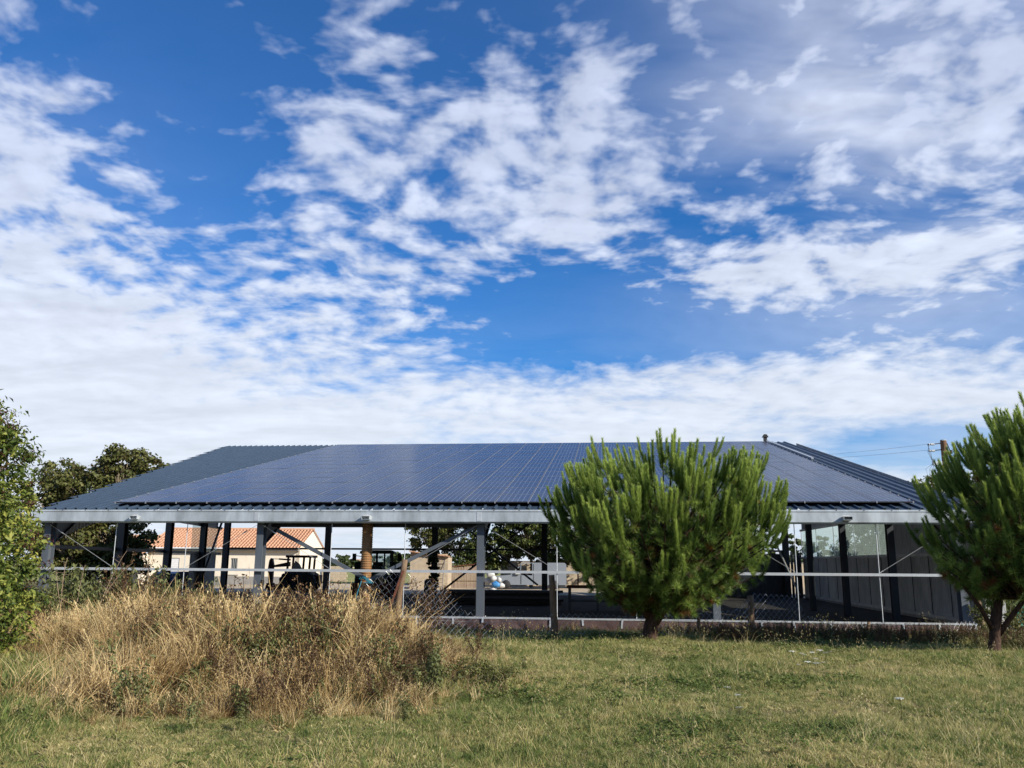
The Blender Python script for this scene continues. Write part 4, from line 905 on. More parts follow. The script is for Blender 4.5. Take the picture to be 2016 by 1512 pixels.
# ------------------------------------------------------------------ wire fence in front of the hangar
def build_fence():
    F0, F1 = Vector((-2.45, 18.0, 0)), Vector((13.3, 24.0, 0)); d = (F1 - F0).normalized()
    def on(t): p = F0 + d * t; return Vector((p.x, p.y, float(gz(p.x, p.y))))
    root = empty('wire_fence', tuple(on(0)), 0, 'sagging chain-link fence on old wooden posts in front of the hangar', 'fence'); O = Vector(root.location)
    def post(t, h, lean, r, rr=1., name='fence_post', lab=None, seed=0):
        p = on(t) - O; mb = MB(); n = 7; rs = random.Random(seed); pts = []; rad = []
        for i in range(n):
            u = i / (n - 1); pts.append(p + Vector((lean[0] * u + rs.uniform(-.012, .012), lean[1] * u, -.3 + (h + .3) * u))); rad.append(r * (1.1 - .22 * u) * rs.uniform(.92, 1.06))
        mb.tube(pts, rad, 9); o = mb.build(name, M['wood'], root, True)
        if lab: o['label'] = lab
    L = (F1 - F0).length
    def t_for(px):                                      # place along the fence where the photo shows a post
        q = at(px, 1130, 20); k = q.x / q.y; return (k * F0.y - F0.x) / (d.x - k * d.y)
    tA, tB, tC = t_for(1093), t_for(1476), t_for(1925)
    post(t_for(775), 1.58, (.22, .0), .072, lab='leaning grey post, bent to the right', seed=1); post(tA, 1.33, (-.08, 0), .076, lab='thick upright post left of the round pine', seed=2)
    post(tB, .98, (0, .05), .085, lab='short post right of the round pine', seed=3); post(tC, 1.0, (-.05, 0), .07, seed=4)
    for q, px in enumerate((1370, 1700)): post(t_for(px), .45, (.03, 0), .045, seed=9 + q)
    p = on(t_for(768)) - O; mb = MB(); mb.bar(p + Vector((-.12, -.12, .15)), p + Vector((.28, -.10, 1.35)), .055, .045); mb.build('fence_brace', M['rust'], root)["label"] = 'red-brown brace leaning on the bent post'
    # woven wire: zigzag strands; the top edge sags and drops away in places
    def top(t):
        x = t
        keys = [(-4, .3), (t_for(690), .55), (t_for(735), 1.15), (t_for(775), 1.38), (t_for(862), 1.12), (t_for(905), .62), (t_for(960), .40), (tA - .4, .42), (tA, .5), (t_for(1230), .42), (tB - .5, .60), (tB, 1.02), (t_for(1562), 1.0), (t_for(1575), .55), (t_for(1640), .42), (tC, .40), (L + 2, .42)]
        return float(np.interp(x, [k[0] for k in keys], [k[1] for k in keys]))
    mb = MB(); pitch = .075; n0 = int((t_for(640)) / pitch); n1 = int((L + 1.4) / pitch); rs = random.Random(5)
    for i in range(n0, n1):
        t0 = i * pitch; h = top(t0); 
        if h < .2: continue
        segs = max(2, int(h / .075)); pts = []
        for j in range(segs + 1):
            u = j / segs; tt = t0 + (pitch * .5 if (j + i) % 2 else -pitch * .5) + .05 * u * math.sin(t0 * .8); q = on(tt) - O
            sag = .05 * math.sin(t0 * 1.7) * u; pts.append((q.x, q.y - .03 + sag, q.z + .02 + h * u))
        mb.tube(pts, .0026, 3, cap=False)
    mb.build('chain_link', M['wire'], root)['kind'] = 'stuff'
    mb = MB()
    for z in (.06, .38): mb.tube([tuple(on(t_for(660) + i * .8) - O + Vector((0, -.05, z))) for i in range(int(L / .8) + 1)], .003, 3, cap=False)
    mb.build('line_wire', M['wire'], root)
build_fence()

# ------------------------------------------------------------------ background buildings
def tiled_roof(name, x0, x1, ye, ze, yr, zr, parent, pitch=.26, rows=10):
    """Barrel tiles: wavy courses stepping up from eave to ridge, joined into one roof (each tile is under ten pixels)."""
    mb = MB(); n = int((x1 - x0) / pitch)
    for r_ in range(rows):
        a, b = r_ / rows, (r_ + 1.12) / rows
        v = []
        for i in range(n * 4 + 1):
            x = x0 + (x1 - x0) * i / (n * 4); h = .075 * math.sin(2 * math.pi * i / 4 + .3)
            for u, lift in ((a, .035), (b, .0)): v.append((x, ye + (yr - ye) * u, ze + (zr - ze) * u + h + lift))
        for i in range(n * 4): mb.add([v[2 * i], v[2 * i + 2], v[2 * i + 3], v[2 * i + 1]], [(0, 1, 2, 3)], 1 if i % 4 == 2 else 0)
    return mb.build(name, [M['tile'], M['tile_pan']], parent)

def build_house():
    Y = 68.; c = at(585, 1152, Y); gx = c.x; root = empty('house', (gx, Y, -.2), R(-1.0), 'low cream house with an orange tiled roof beyond the hangar', 'house')
    W, D, He, Hr = 11.9, 8.0, 2.85, 4.35                # main block: front wall at local y = 0, right gable at x = 0
    mb = MB()
    # front wall with openings
    ops = [(-5.32, -4.78, 1.10, 2.0), (-10.45, -9.35, .85, 2.0)]; xs = sorted({-W, 0.} | {q for o in ops for q in o[:2]}); 
    for a, b in zip(xs[:-1], xs[1:]):
        o = [q for q in ops if abs(q[0] - a) < 1e-6]
        if o: mb.box(a, b, 0, .25, .62, o[0][2]); mb.box(a, b, 0, .25, o[0][3], He)
        else: mb.box(a, b, 0, .25, .62, He)
    mb.prism([(0, 0), (D, 0), (D, He), (D / 2, Hr - .06), (0, He)], -.25, .0, 'x'); mb.prism([(0, 0), (D, 0), (D, He), (D / 2, Hr - .06), (0, He)], -W, -W + .25, 'x'); mb.box(-W, 0, D - .25, D, 0, He)
    mb.build('wall', M['render_white'], root)
    mb = MB(); mb.box(-W - .02, .02, -.04, .24, -.1, .62); mb.build('plinth', M['render_grey'], root)
    tiled_roof('roof', -W - .15, .12, -.40, He - .08, D / 2, Hr, root); tiled_roof('roof', -W - .15, .12, D + .40, He - .08, D / 2, Hr, root)
    mb = MB(); mb.tube([(-W - .15, D / 2, Hr + .04), (.14, D / 2, Hr + .04)], .12, 8); mb.build('ridge_tiles', M['tile'], root)
    mb = MB(); mb.box(-W - .1, .05, -.38, -.02, He - .26, He - .17); mb.build('eave_board', M['render_grey'], root)
    mb = MB(); mb.tube([(-W - .1, -.46, He - .10), (.1, -.46, He - .10)], .055, 8); mb.build('house_gutter', M['shutter'], root)
    # barred window
    x0, x1, z0, z1 = ops[0]; mb = MB(); mb.box(x0, x1, .17, .19, z0, z1); w = mb.build('window', M['glass_dark'], root)
    for i in range(4): mb = MB(); xx = x0 + .07 + i * (x1 - x0 - .14) / 3; mb.tube([(xx, .04, z0), (xx, .04, z1)], .02, 5); mb.build('bar', M['galv_bright'], w)
    mb = MB(); mb.box(x0 - .35, x1 + .12, -.07, .1, .70, .76); mb.build('sill', M['concrete'], root)
    x0, x1, z0, z1 = ops[1]; mb = MB()
    for i in range(14): mb.box(x0 + .01, x1 - .01, .05 + .012 * (i % 2), .10, z0 + (z1 - z0) * i / 14, z0 + (z1 - z0) * (i + 1) / 14 - .006)
    mb.build('shutter', M['shutter'], root); mb = MB(); mb.box(x0 - .15, x1 + .15, -.07, .1, .66, .72); mb.build('sill', M['concrete'], root)
    # lower wing on the left with a carport
    x1, x0 = -W + .3, -W - 5.6
    mb = MB(); mb.box(x0, x1, 1.6, 1.8, 0, 2.35); mb.box(x0, x0 + .2, 1.8, 7.4, 0, 2.35); mb.box(x1 - .5, x1 - .25, -1.0, 1.6, 0, 2.3); mb.build('wing_wall', M['render_white'], root)
    tiled_roof('roof', x0 - .2, x1 - .1, -1.2, 2.28, 4.4, 3.85, root, rows=11); mb = MB(); mb.box(x0, x1 - .2, -1.1, -.95, 2.08, 2.24); mb.build('eave_board', M['render_grey'], root)
    for xx in (x0 + .2, x0 + 2.4): mb = MB(); mb.box(xx, xx + .22, -1.0, -.78, 0, 2.1); mb.build('carport_post', M['render_white'], root)
    mb = MB(); mb.box(x0 + .4, x0 + 2.3, 1.55, 1.6, .1, 1.95); mb.build('garage_door', M['wall_sheet'], root)
build_house()

def build_shed():
    a, b = at(806, 1160, 60), at(881, 1160, 60); W = b.x - a.x; root = empty('block_shed', (a.x, 60, -.2), R(-2), 'small rendered block shed with a sloping tile top and a ladder', 'shed')
    mb = MB(); mb.prism([(0, 0), (W, 0), (W, 2.2), (0, 2.52)], 0, 2.6, 'y'); mb.build('wall', M['render_sand'], root)
    mb = MB(); n = 10
    for i in range(n):
        x = -.08 + (W + .16) * i / n; mb.bar((x, -.12, 2.545 - .32 * i / n), (x + (W + .16) / n * 1.15, -.12, 2.515 - .32 * (i + 1) / n), .28, .06, m=0)
    mb.add([(-.1, -.2, 2.53), (W + .1, -.2, 2.2), (W + .1, 2.75, 2.2), (-.1, 2.75, 2.53)], [(0, 1, 2, 3)]); mb.build('roof', M['tile'], root)
    mb = MB()
    for i in range(9): mb.box(W - .62, W - .02, -.014, -.004, .12 + i * .25, .125 + i * .25 + .235)
    mb.build('block_courses', M['render_sand'], root)
    lad = empty('ladder', (a.x + W - .75, 59.3, -.2), 0, 'narrow ladder leaning against the block shed', 'ladder'); mb = MB()
    for xx in (0, .42): mb.tube([(xx, 0, 0), (xx + .1, .62, 1.95)], .022, 6)
    mb.build('rails', M['steel'], lad)
    for i in range(7): mb = MB(); u = .1 + i * .13; mb.tube([(.1 * u, .62 * u, 1.95 * u), (.42 + .1 * u, .62 * u, 1.95 * u)], .016, 5); mb.build('rung', M['steel'], lad)
build_shed()

def build_walls():
    # sandy garden wall behind the van
    a, b = at(985, 1165, 70), at(1640, 1165, 70); root = empty('garden_wall', (a.x, 70, -.3), R(-1.5), 'long sand-coloured garden wall under the trees', 'wall'); L = b.x - a.x
    mb = MB(); mb.box(0, L, 0, .25, 0, 2.0); mb.build('wall_body', M['render_sand'], root)
    for i in range(int(L / .6)): mb = MB(); mb.box(i * .6 + .004, i * .6 + .596, -.04, .29, 2.0, 2.06); mb.build('coping', M['concrete'], root)
    a, b = at(632, 1150, 80), at(683, 1150, 80); root = empty('low_wall', (a.x, 80, -.3), 0, 'low pale block wall between the house gable and the crop field', 'wall'); L = b.x - a.x
    for r_ in range(6):
        for i in range(int(L / .5) + 1):
            x = i * .5 - (.25 if r_ % 2 else 0); x0, x1 = max(0, x), min(L, x + .49)
            if x1 - x0 > .05: mb = MB(); mb.box(x0, x1, 0, .2, r_ * .25, r_ * .25 + .243); mb.build('block', M['render_sand'], root)
    # reed screen
    a, b = at(888, 1150, 63), at(942, 1150, 63); root = empty('reed_screen', (a.x, 63, -.2), 0, 'brown reed screen right of the block shed', 'fence'); L = b.x - a.x; mb = MB(); rs = random.Random(3)
    for i in range(int(L / .04)): x = i * .04; mb.tube([(x, rs.uniform(-.02, .02), 0), (x + rs.uniform(-.02, .02), 0, 1.42 + .22 * x / L + rs.uniform(-.06, .04))], .02, 4, cap=False)
    mb.build('reeds', M['reed'], root)['kind'] = 'stuff'
    for z in (.5, 1.15): mb = MB(); mb.bar((0, -.03, z), (L, -.03, z), .03, .04); mb.build('batten', M['wood'], root)
    mb = MB(); mb.bar((-.1, -.03, 1.48), (L + .1, -.03, 1.72), .12, .07); mb.build('top_rail', M['rust'], root)
    for x in (0, L): mb = MB(); mb.bar((x, -.02, -.1), (x, -.02, 1.6 + (.15 if x else 0)), .08, .08); mb.build('screen_post', M['wood'], root)
build_walls()
def far_house(px, py, Y, w, h, lab):
    p = at(px, py, Y); root = empty('far_house', (p.x, Y, -.3), 0, lab, 'house', 'far houses on the skyline'); zt = p.z + .3
    mb = MB(); mb.prism([(-w / 2, 0), (w / 2, 0), (w / 2, zt - h * .4), (-w / 2, zt - h * .4)], 0, 8, 'y'); mb.build('wall', M['render_white'], root)
    mb = MB(); mb.prism([(0 - .3, zt - h * .4), (8.3, zt - h * .4), (4, zt)], -w / 2 - .3, w / 2 + .3, 'x'); mb.build('roof', M['tile'], root)
far_house(708, 1101, 260, 7, 2.4, 'far pale house with an orange roof above the hedge'); far_house(690, 1103, 300, 12, 1.8, 'far low pale building left of the orange-roofed one')

# ------------------------------------------------------------------ machines, vehicles and clutter under and behind the roof
def wheel(name, c, r, w, root, axis=(1, 0, 0), lugs=0, tyre='black', rim='galv'):
    c = Vector(c); a = Vector(axis).normalized(); mb = MB(); n = 22; pr = [(-.5, .78), (-.5, .93), (-.3, 1.), (.3, 1.), (.5, .93), (.5, .78)]
    mb.tube([c + a * w * p for p, _ in pr], [r * q for _, q in pr], n, cap=False); t = mb.build(name, M[tyre], root, not lugs)
    mb = MB(); mb.tube([c - a * w * .42, c - a * w * .2, c + a * w * .2, c + a * w * .42], [r * .78, r * .62, r * .62, r * .78], n); mb.tube([c - a * w * .5, c + a * w * .5], r * .16, 8); mb.build('rim', M[rim], t)
    if lugs:
        mb = MB(); e1 = a.orthogonal().normalized(); e2 = a.cross(e1)
        for i in range(lugs):
            for sgn in (-1, 1):
                an = 2 * math.pi * (i + (.5 if sgn > 0 else 0)) / lugs; b_ = an + .16; q0 = e1 * math.cos(an) + e2 * math.sin(an); q1 = e1 * math.cos(b_) + e2 * math.sin(b_)
                mb.bar(c + q0 * r * 1.01 + a * w * .48 * sgn, c + q1 * r * 1.02, .05, .05, tuple(q0))
        mb.build('lugs', M[tyre], t)
    return t

def build_tractor():
    Y = 47.; o = at(745, 1100, Y); g = -.15; root = empty('tractor', (o.x, Y, g), R(4), 'dark tractor with a cab parked behind the ribbed pipe', 'tractor'); s = .92
    def V(x, y, z): return (x * s, y * s, z * s)
    mb = MB(); mb.prism([(-.55 * s, 1.05 * s), (.55 * s, 1.05 * s), (.52 * s, 1.55 * s), (.4 * s, 1.66 * s), (-.4 * s, 1.66 * s), (-.52 * s, 1.55 * s)], -3.0 * s, -1.2 * s, 'y'); mb.box(-.3 * s, .3 * s, -3.0 * s, .4 * s, .55 * s, 1.05 * s); mb.build('bonnet', M['tractor'], root)
    mb = MB()
    for x in (-.85, .85):
        for y in (-1.05, .45): mb.bar(V(x, y, 1.1), V(x * .93, y * .95, 2.36), .09, .09)
    mb.box(-.88 * s, .88 * s, -1.1 * s, .5 * s, 1.05 * s, 1.12 * s); mb.box(-.06, .06, -1.08 * s, -1.02 * s, 1.1 * s, 2.36 * s); mb.build('cab_frame', M['tractor'], root)
    mb = MB(); mb.prism([(-.98 * s, 2.36 * s), (.98 * s, 2.36 * s), (.95 * s, 2.5 * s), (.8 * s, 2.56 * s), (-.8 * s, 2.56 * s), (-.95 * s, 2.5 * s)], -1.25 * s, .65 * s, 'y'); mb.build('cab_roof', M['tractor'], root)
    for x in (-1, 1): mb = MB(); mb.bar(V(x * .84, -.95, 1.2), V(x * .80, -.92, 2.3), .012, .9 * s, (0, 1, 0)); 
    mb = MB(); mb.box(-.8 * s, .8 * s, .42 * s, .44 * s, 1.15 * s, 2.34 * s); mb.build('cab_pane', M['clear_sheet'], root)
    mb = MB(); mb.box(-.28 * s, .28 * s, -.3 * s, .15 * s, 1.2 * s, 1.9 * s); mb.build('seat', M['black'], root)
    for x in (-1, 1):
        mb = MB(); mb.tube([V(x * .9, -1.05, 2.2), V(x * 1.22, -1.1, 2.25)], .02, 5); mb.box(x * 1.28 * s - .1, x * 1.28 * s + .1, -1.13 * s, -1.07 * s, 1.95 * s, 2.36 * s); mb.build('mirror', M['black'], root)
        wheel('rear_wheel', V(x * 1.0, .1, .85), .86 * s, .5 * s, root, lugs=16, rim='tractor'); wheel('front_wheel', V(x * .85, -2.4, .58), .58 * s, .36 * s, root, lugs=12, rim='tractor')
        mb = MB(); mb.prism([(-.55, 1.75), (-.95 * s, 1.2), (-.8 * s, 1.15), (-.5, 1.62), (.6, 1.62), (.95 * s, 1.1), (1.05 * s, 1.2), (.65, 1.75)], x * 1.0 * s - .26, x * 1.0 * s + .26, 'x'); mb.build('mudguard', M['tractor'], root)
        mb = MB(); mb.bar(V(x * .62, -1.1, 1.35), V(x * .62, -3.4, .95), .10, .16); mb.bar(V(x * .62, -3.4, .95), V(x * .62, -3.9, .35), .10, .14); mb.build('loader_arm', M['tractor'], root)
    mb = MB(); mb.prism([(-3.85 * s, .05), (-4.4 * s, .1), (-4.35 * s, .16), (-3.9 * s, .14), (-3.75 * s, .7), (-3.82 * s, .72)], -1.1 * s, 1.1 * s, 'x'); mb.build('bucket', M['rust'], root)
    mb = MB(); mb.tube([V(.45, -1.25, 1.6), V(.45, -1.25, 2.5)], .045, 8); mb.build('exhaust', M['black'], root)
build_tractor()

def build_digger():
    Y = 52.; o = at(588, 1120, Y); g = -.15; k = Y / FPX
    root = empty('backhoe_loader', (o.x, Y, g), 0, 'dark red backhoe with a raised digging arm and square cab', 'digger')
    def p(px, py, y=0): q = at(px, py, Y); return Vector((q.x - o.x, y, q.z - g))
    for x, y in ((568, 0), (568, 1.25), (611, 0), (611, 1.25), (599, 0)): mb = MB(); mb.bar(p(x - 3, 1128, y), p(x, 1096, y), .11, .11); mb.build('cab_post', M['digger'], root)
    a, b = p(564, 1093), p(615, 1098); mb = MB(); mb.box(a.x, b.x, -.15, 1.4, b.z, a.z); mb.build('cab_roof', M['digger'], root)
    a, b = p(560, 1123), p(611, 1150); mb = MB(); mb.prism([(a.x, b.z), (b.x, b.z), (b.x, a.z), (a.x + .05, a.z)], -.1, 1.35, 'y'); mb.build('body', M['blue_body'], root)
    a, b = p(612, 1132), p(626, 1150); mb = MB(); mb.box(a.x, b.x, .1, 1.1, b.z, a.z); mb.build('engine_cover', M['digger'], root)
    mb = MB(); q = [p(571, 1121), p(577, 1104), p(585, 1110), p(589, 1118), p(590, 1121)]; mb.prism([(v.x, v.z) for v in q], .5, .62, 'y'); mb.build('seat', M['wall_sheet'], root)
    mb = MB(); q = [p(533, 1113), p(533, 1117), p(566, 1115), p(566, 1106)]; mb.prism([(v.x, v.z) for v in q], .45, .75, 'y'); mb.build('boom', M['digger'], root)
    mb = MB(); mb.tube([p(531, 1100, .6), p(545, 1100.6, .6)], .02, 6); mb.tube([p(544, 1100.5, .6), p(567, 1102, .6)], .05, 8); mb.build('ram', M['digger'], root)
    mb = MB(); q = [p(526, 1103), p(529, 1098.5), p(532, 1100), p(534, 1112), p(531, 1148), p(524, 1148), p(523, 1120)]; mb.prism([(v.x, v.z) for v in q], .45, .75, 'y'); mb.build('dipper_arm', M['digger'], root)
    mb = MB(); q = [p(522, 1148), p(532, 1148), p(534, 1156), p(528, 1164), p(519, 1160)]; mb.prism([(v.x, v.z) for v in q], .25, .95, 'y'); mb.build('bucket', M['rust'], root)
    for x in (571, 603):
        c = p(x, 1150); wheel('wheel', (c.x, -.2, .55), .58, .36, root, (0, 1, 0), lugs=12, rim='digger'); wheel('wheel', (c.x, 1.45, .55), .58, .36, root, (0, 1, 0), rim='digger')
    a, b = p(539, 1152), p(558, 1146); mb = MB(); mb.prism([(a.x, a.z - .5), (b.x, a.z - .5), (b.x, b.z), (a.x, a.z)], .1, 1.2, 'y'); mb.build('stabiliser', M['digger'], root)
build_digger()

def car_body(mb, prof, w, m=0):
    """Side profile (x, z) swept across the width with the upper part narrowed."""
    zs = [z for _, z in prof]; z0, z1 = min(zs), max(zs); n = len(prof); v = []
    for sgn in (-1, 1):
        for f_, ins in ((1, 0.), (.985, .04)):
            pass
        for x, z in prof: t = max(0, (z - z0) / (z1 - z0) - .5) * 2; v.append((x, sgn * (w / 2 - .13 * t * w / 2 * 1.4), z))
    mb.add(v, [tuple(range(n)), tuple(reversed(range(n, 2 * n)))] + [(i, i + n, (i + 1) % n + n, (i + 1) % n) for i in range(n)], m)

def build_car():
    Y = 46.; o = at(346, 1150, Y); root = empty('parked_car', (o.x, Y, -.3), R(82), 'dark blue car parked in front of the white shutter, seen over the weeds', 'car')
    prof = [(-2.05, .32), (-2.1, .75), (-1.98, .98), (-1.75, 1.02), (-1.35, 1.42), (-.9, 1.52), (.1, 1.52), (.55, 1.40), (1.1, 1.0), (1.9, .86), (2.08, .65), (2.05, .32)]
    mb = MB(); car_body(mb, prof, 1.72); mb.build('body', M['car_blue'], root)
    mb = MB(); mb.bar((-1.735, 0, 1.07), (-1.405, 0, 1.395), .012, 1.22, (0, 1, 0)); mb.build('rear_window', M['glass_dark'], root)
    mb = MB(); mb.bar((1.06, 0, 1.05), (.60, 0, 1.39), .012, 1.22, (0, 1, 0)); mb.build('windscreen', M['glass_dark'], root)
    for s in (-1, 1):
        for x0, x1 in ((-1.25, -.35), (-.27, .72)): mb = MB(); mb.prism([(x0, 1.02), (x1, 1.02), (x1 - (.35 if x1 > 0 else 0), 1.40), (x0 + (.15 if x0 < -1 else 0), 1.40)], s * .80, s * .815, 'y'); mb.build('side_window', M['glass_dark'], root)
        mb = MB(); mb.box(-2.1, -1.98, s * .72 - .1, s * .72 + .1, .72, .96); mb.build('tail_light', M['red'], root)
        mb = MB(); mb.box(.62, .76, s * .94 - .08, s * .94 + .08, .98, 1.1); mb.build('mirror', M['car_blue'], root)
        for x in (-1.25, 1.3): wheel('wheel', (x, s * .76, .31), .31, .2, root, (0, 1, 0))
build_car(); bpy.data.objects['parked_car'].scale = (.88, .88, .88)

def build_van():
    Y = 61.; a, b = at(972, 1162, Y), at(1115, 1162, Y); L = b.x - a.x; root = empty('small_van', (a.x, Y, -.2), R(-2), 'small pale grey van standing side-on in the shade behind the hangar', 'van'); H = 1.82; z0 = .3
    mb = MB(); mb.prism([(0, z0), (L, z0), (L, H - .12), (L - .12, H), (L * .53, H), (L * .53, .95), (.38 * L, .95), (.30 * L, 1.02), (.05, .86), (0, .6)], 0, 1.65, 'y'); mb.build('body', M['van_grey'], root)
    mb = MB(); mb.bar((.235 * L, .06, 1.0), (.40 * L, .14, H - .05), .06, .05); mb.bar((.235 * L, 1.59, 1.0), (.40 * L, 1.51, H - .05), .06, .05); mb.box(.39 * L, .56 * L, .1, 1.55, H - .07, H); mb.bar((.365 * L, .03, .95), (.375 * L, .08, H - .05), .05, .05); mb.build('cab_pillars', M['van_grey'], root)
    mb = MB(); mb.bar((.235 * L, .82, 1.0), (.40 * L, .82, H - .06), .01, 1.4, (0, 1, 0)); mb.build('windscreen', M['clear_sheet'], root)
    mb = MB(); mb.box(.30 * L, .36 * L, -.16, -.02, 1.02, 1.16); mb.build('mirror', M['bag_white'], root)
    mb = MB(); mb.box(.37 * L, .37 * L + .05, -.012, 0, z0 + .05, .94); mb.box(.545 * L, .545 * L + .03, -.012, 0, z0 + .05, H - .1); mb.build('door_seam', M['black'], root)
    mb = MB(); mb.box(.41 * L, .52 * L, .2, .7, .5, 1.25); mb.build('seat', M['black'], root)
    for x in (.17 * L, .83 * L):
        for y in (.05, 1.6): wheel('wheel', (x, y, .31), .31, .2, root, (0, 1, 0))
build_van()

def sack(px, py, Y, r, mat, lab, seed):
    q = at(px, py, Y); rs = random.Random(seed); mb = MB(); n, m = 12, 8; v = []
    for j in range(m + 1):
        th = math.pi * j / m
        for i in range(n):
            ph = 2 * math.pi * i / n; k = 1 + .22 * math.sin(2 * ph + seed) * math.sin(th) + .12 * math.sin(5 * ph + 3 * th + seed) + rs.uniform(-.10, .10); v.append((r * k * math.sin(th) * math.cos(ph), r * .8 * k * math.sin(th) * math.sin(ph), r * .82 * (k * math.cos(th) + (.25 if j == 0 else 0))))
    mb.add(v, [(j * n + i, j * n + (i + 1) % n, (j + 1) * n + (i + 1) % n, (j + 1) * n + i) for j in range(m) for i in range(n)])
    o = mb.build('sack', M[mat], None, True); o.location = (q.x, Y, q.z); tag(o, lab, 'sack', 'plastic sacks heaped beside the third column')
for a in ((966, 1131, 60.2, .25, 'bag_white', 'white plastic sack on top of the heap', 1), (976, 1151, 59.8, .24, 'bag_blue', 'bright blue plastic sack in the heap', 2), (961, 1145, 60.4, .29, 'bag_white', 'white plastic sack low on the left of the heap, by the column', 3), (982, 1142, 60.3, .22, 'bag_white', 'white plastic sack above and right of the blue one', 4), (971, 1161, 60.0, .28, 'bag_white', 'white plastic sack lying under the blue one', 5), (972, 1139, 60.1, .22, 'bag_white', 'white plastic sack in the middle of the heap', 6), (988, 1153, 60.2, .19, 'bag_white', 'small white plastic sack at the right foot of the heap', 7)): sack(*a)

def build_clutter():
    # long dark plank pile in the shade
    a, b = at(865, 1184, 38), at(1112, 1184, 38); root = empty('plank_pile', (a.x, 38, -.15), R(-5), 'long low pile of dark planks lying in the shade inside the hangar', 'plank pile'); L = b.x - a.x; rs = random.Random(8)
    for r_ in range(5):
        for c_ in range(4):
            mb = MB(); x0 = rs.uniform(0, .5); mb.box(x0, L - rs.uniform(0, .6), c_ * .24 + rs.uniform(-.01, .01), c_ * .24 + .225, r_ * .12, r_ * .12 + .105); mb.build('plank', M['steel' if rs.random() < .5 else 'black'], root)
    # workshop trestle frame of dark steel
    a, b = at(1121, 1190, 33), at(1246, 1190, 33); root = empty('steel_trestle', (a.x, 33, -.15), R(-6), 'dark steel trestle frame standing left of the round pine', 'trestle'); L = b.x - a.x
    for x in (0, L * .44, L * .88):
        for y in (0, .8): mb = MB(); mb.bar((x, y, 0), (x, y, .84), .08, .08); mb.build('leg', M['steel'], root)
    for y in (0, .8): mb = MB(); mb.bar((-.1, y, .88), (L, y, .88), .07, .09); mb.build('top_rail', M['rust'], root); mb = MB(); mb.bar((0, y, .36), (L * .9, y, .36), .05, .06); mb.build('low_rail', M['steel'], root)
    mb = MB(); mb.bar((.33, 0, .92), (.33, 0, 1.62), .05, .05); mb.build('upright', M['rust'], root)
    # dark water tank beside the fourth back column
    a = at(842, 1172, 44); root = empty('plastic_drum', (a.x + .1, 44, -.15), 0, 'dark plastic drum by the ivy-covered column', 'drum'); mb = MB(); mb.tube([(0, 0, 0), (0, 0, .05), (0, 0, .3), (0, 0, .32), (0, 0, .6), (0, 0, .62), (0, 0, .85), (0, 0, .9)], [.27, .29, .29, .305, .305, .29, .29, .25], 18); mb.build('barrel', M['black'], root); mb = MB(); mb.tube([(0, 0, .9), (0, 0, .93)], .2, 16); mb.build('lid', M['black'], root)
    # ivy climbing a back column
    c = hloc(5.75, 22.4, -.15); broadleaf('ivy', tuple(c), [(0, 0, .5 + .42 * i, .27, .25, .3) for i in range(5)], 1500, .13, M['broad'], 'ivy climbing a dark column in front of the block shed', 'climbing plant', seed=61, clump=.16, aspect=.9)
    # green windbreak net at the right edge
    a = at(1996, 1200, 27); root = empty('windbreak_net', (a.x, 27, -.3), 0, 'green windbreak net between posts at the right edge', 'net'); mb = MB(); v = []
    for i in range(13): v += [(i * .25, .05 * math.sin(i * 1.3), .1), (i * .25, .06 * math.sin(i * 1.1 + 1), 1.5 + .05 * math.sin(i))]
    mb.add(v, [(2 * i, 2 * i + 2, 2 * i + 3, 2 * i + 1) for i in range(12)]); mb.build('net_cloth', M['net'], root)
    for x in (0, 1.5, 3.0): mb = MB(); mb.tube([(x, -.06, -.2), (x, -.06, 1.6)], .035, 7); mb.build('net_post', M['wood'], root)
build_clutter()

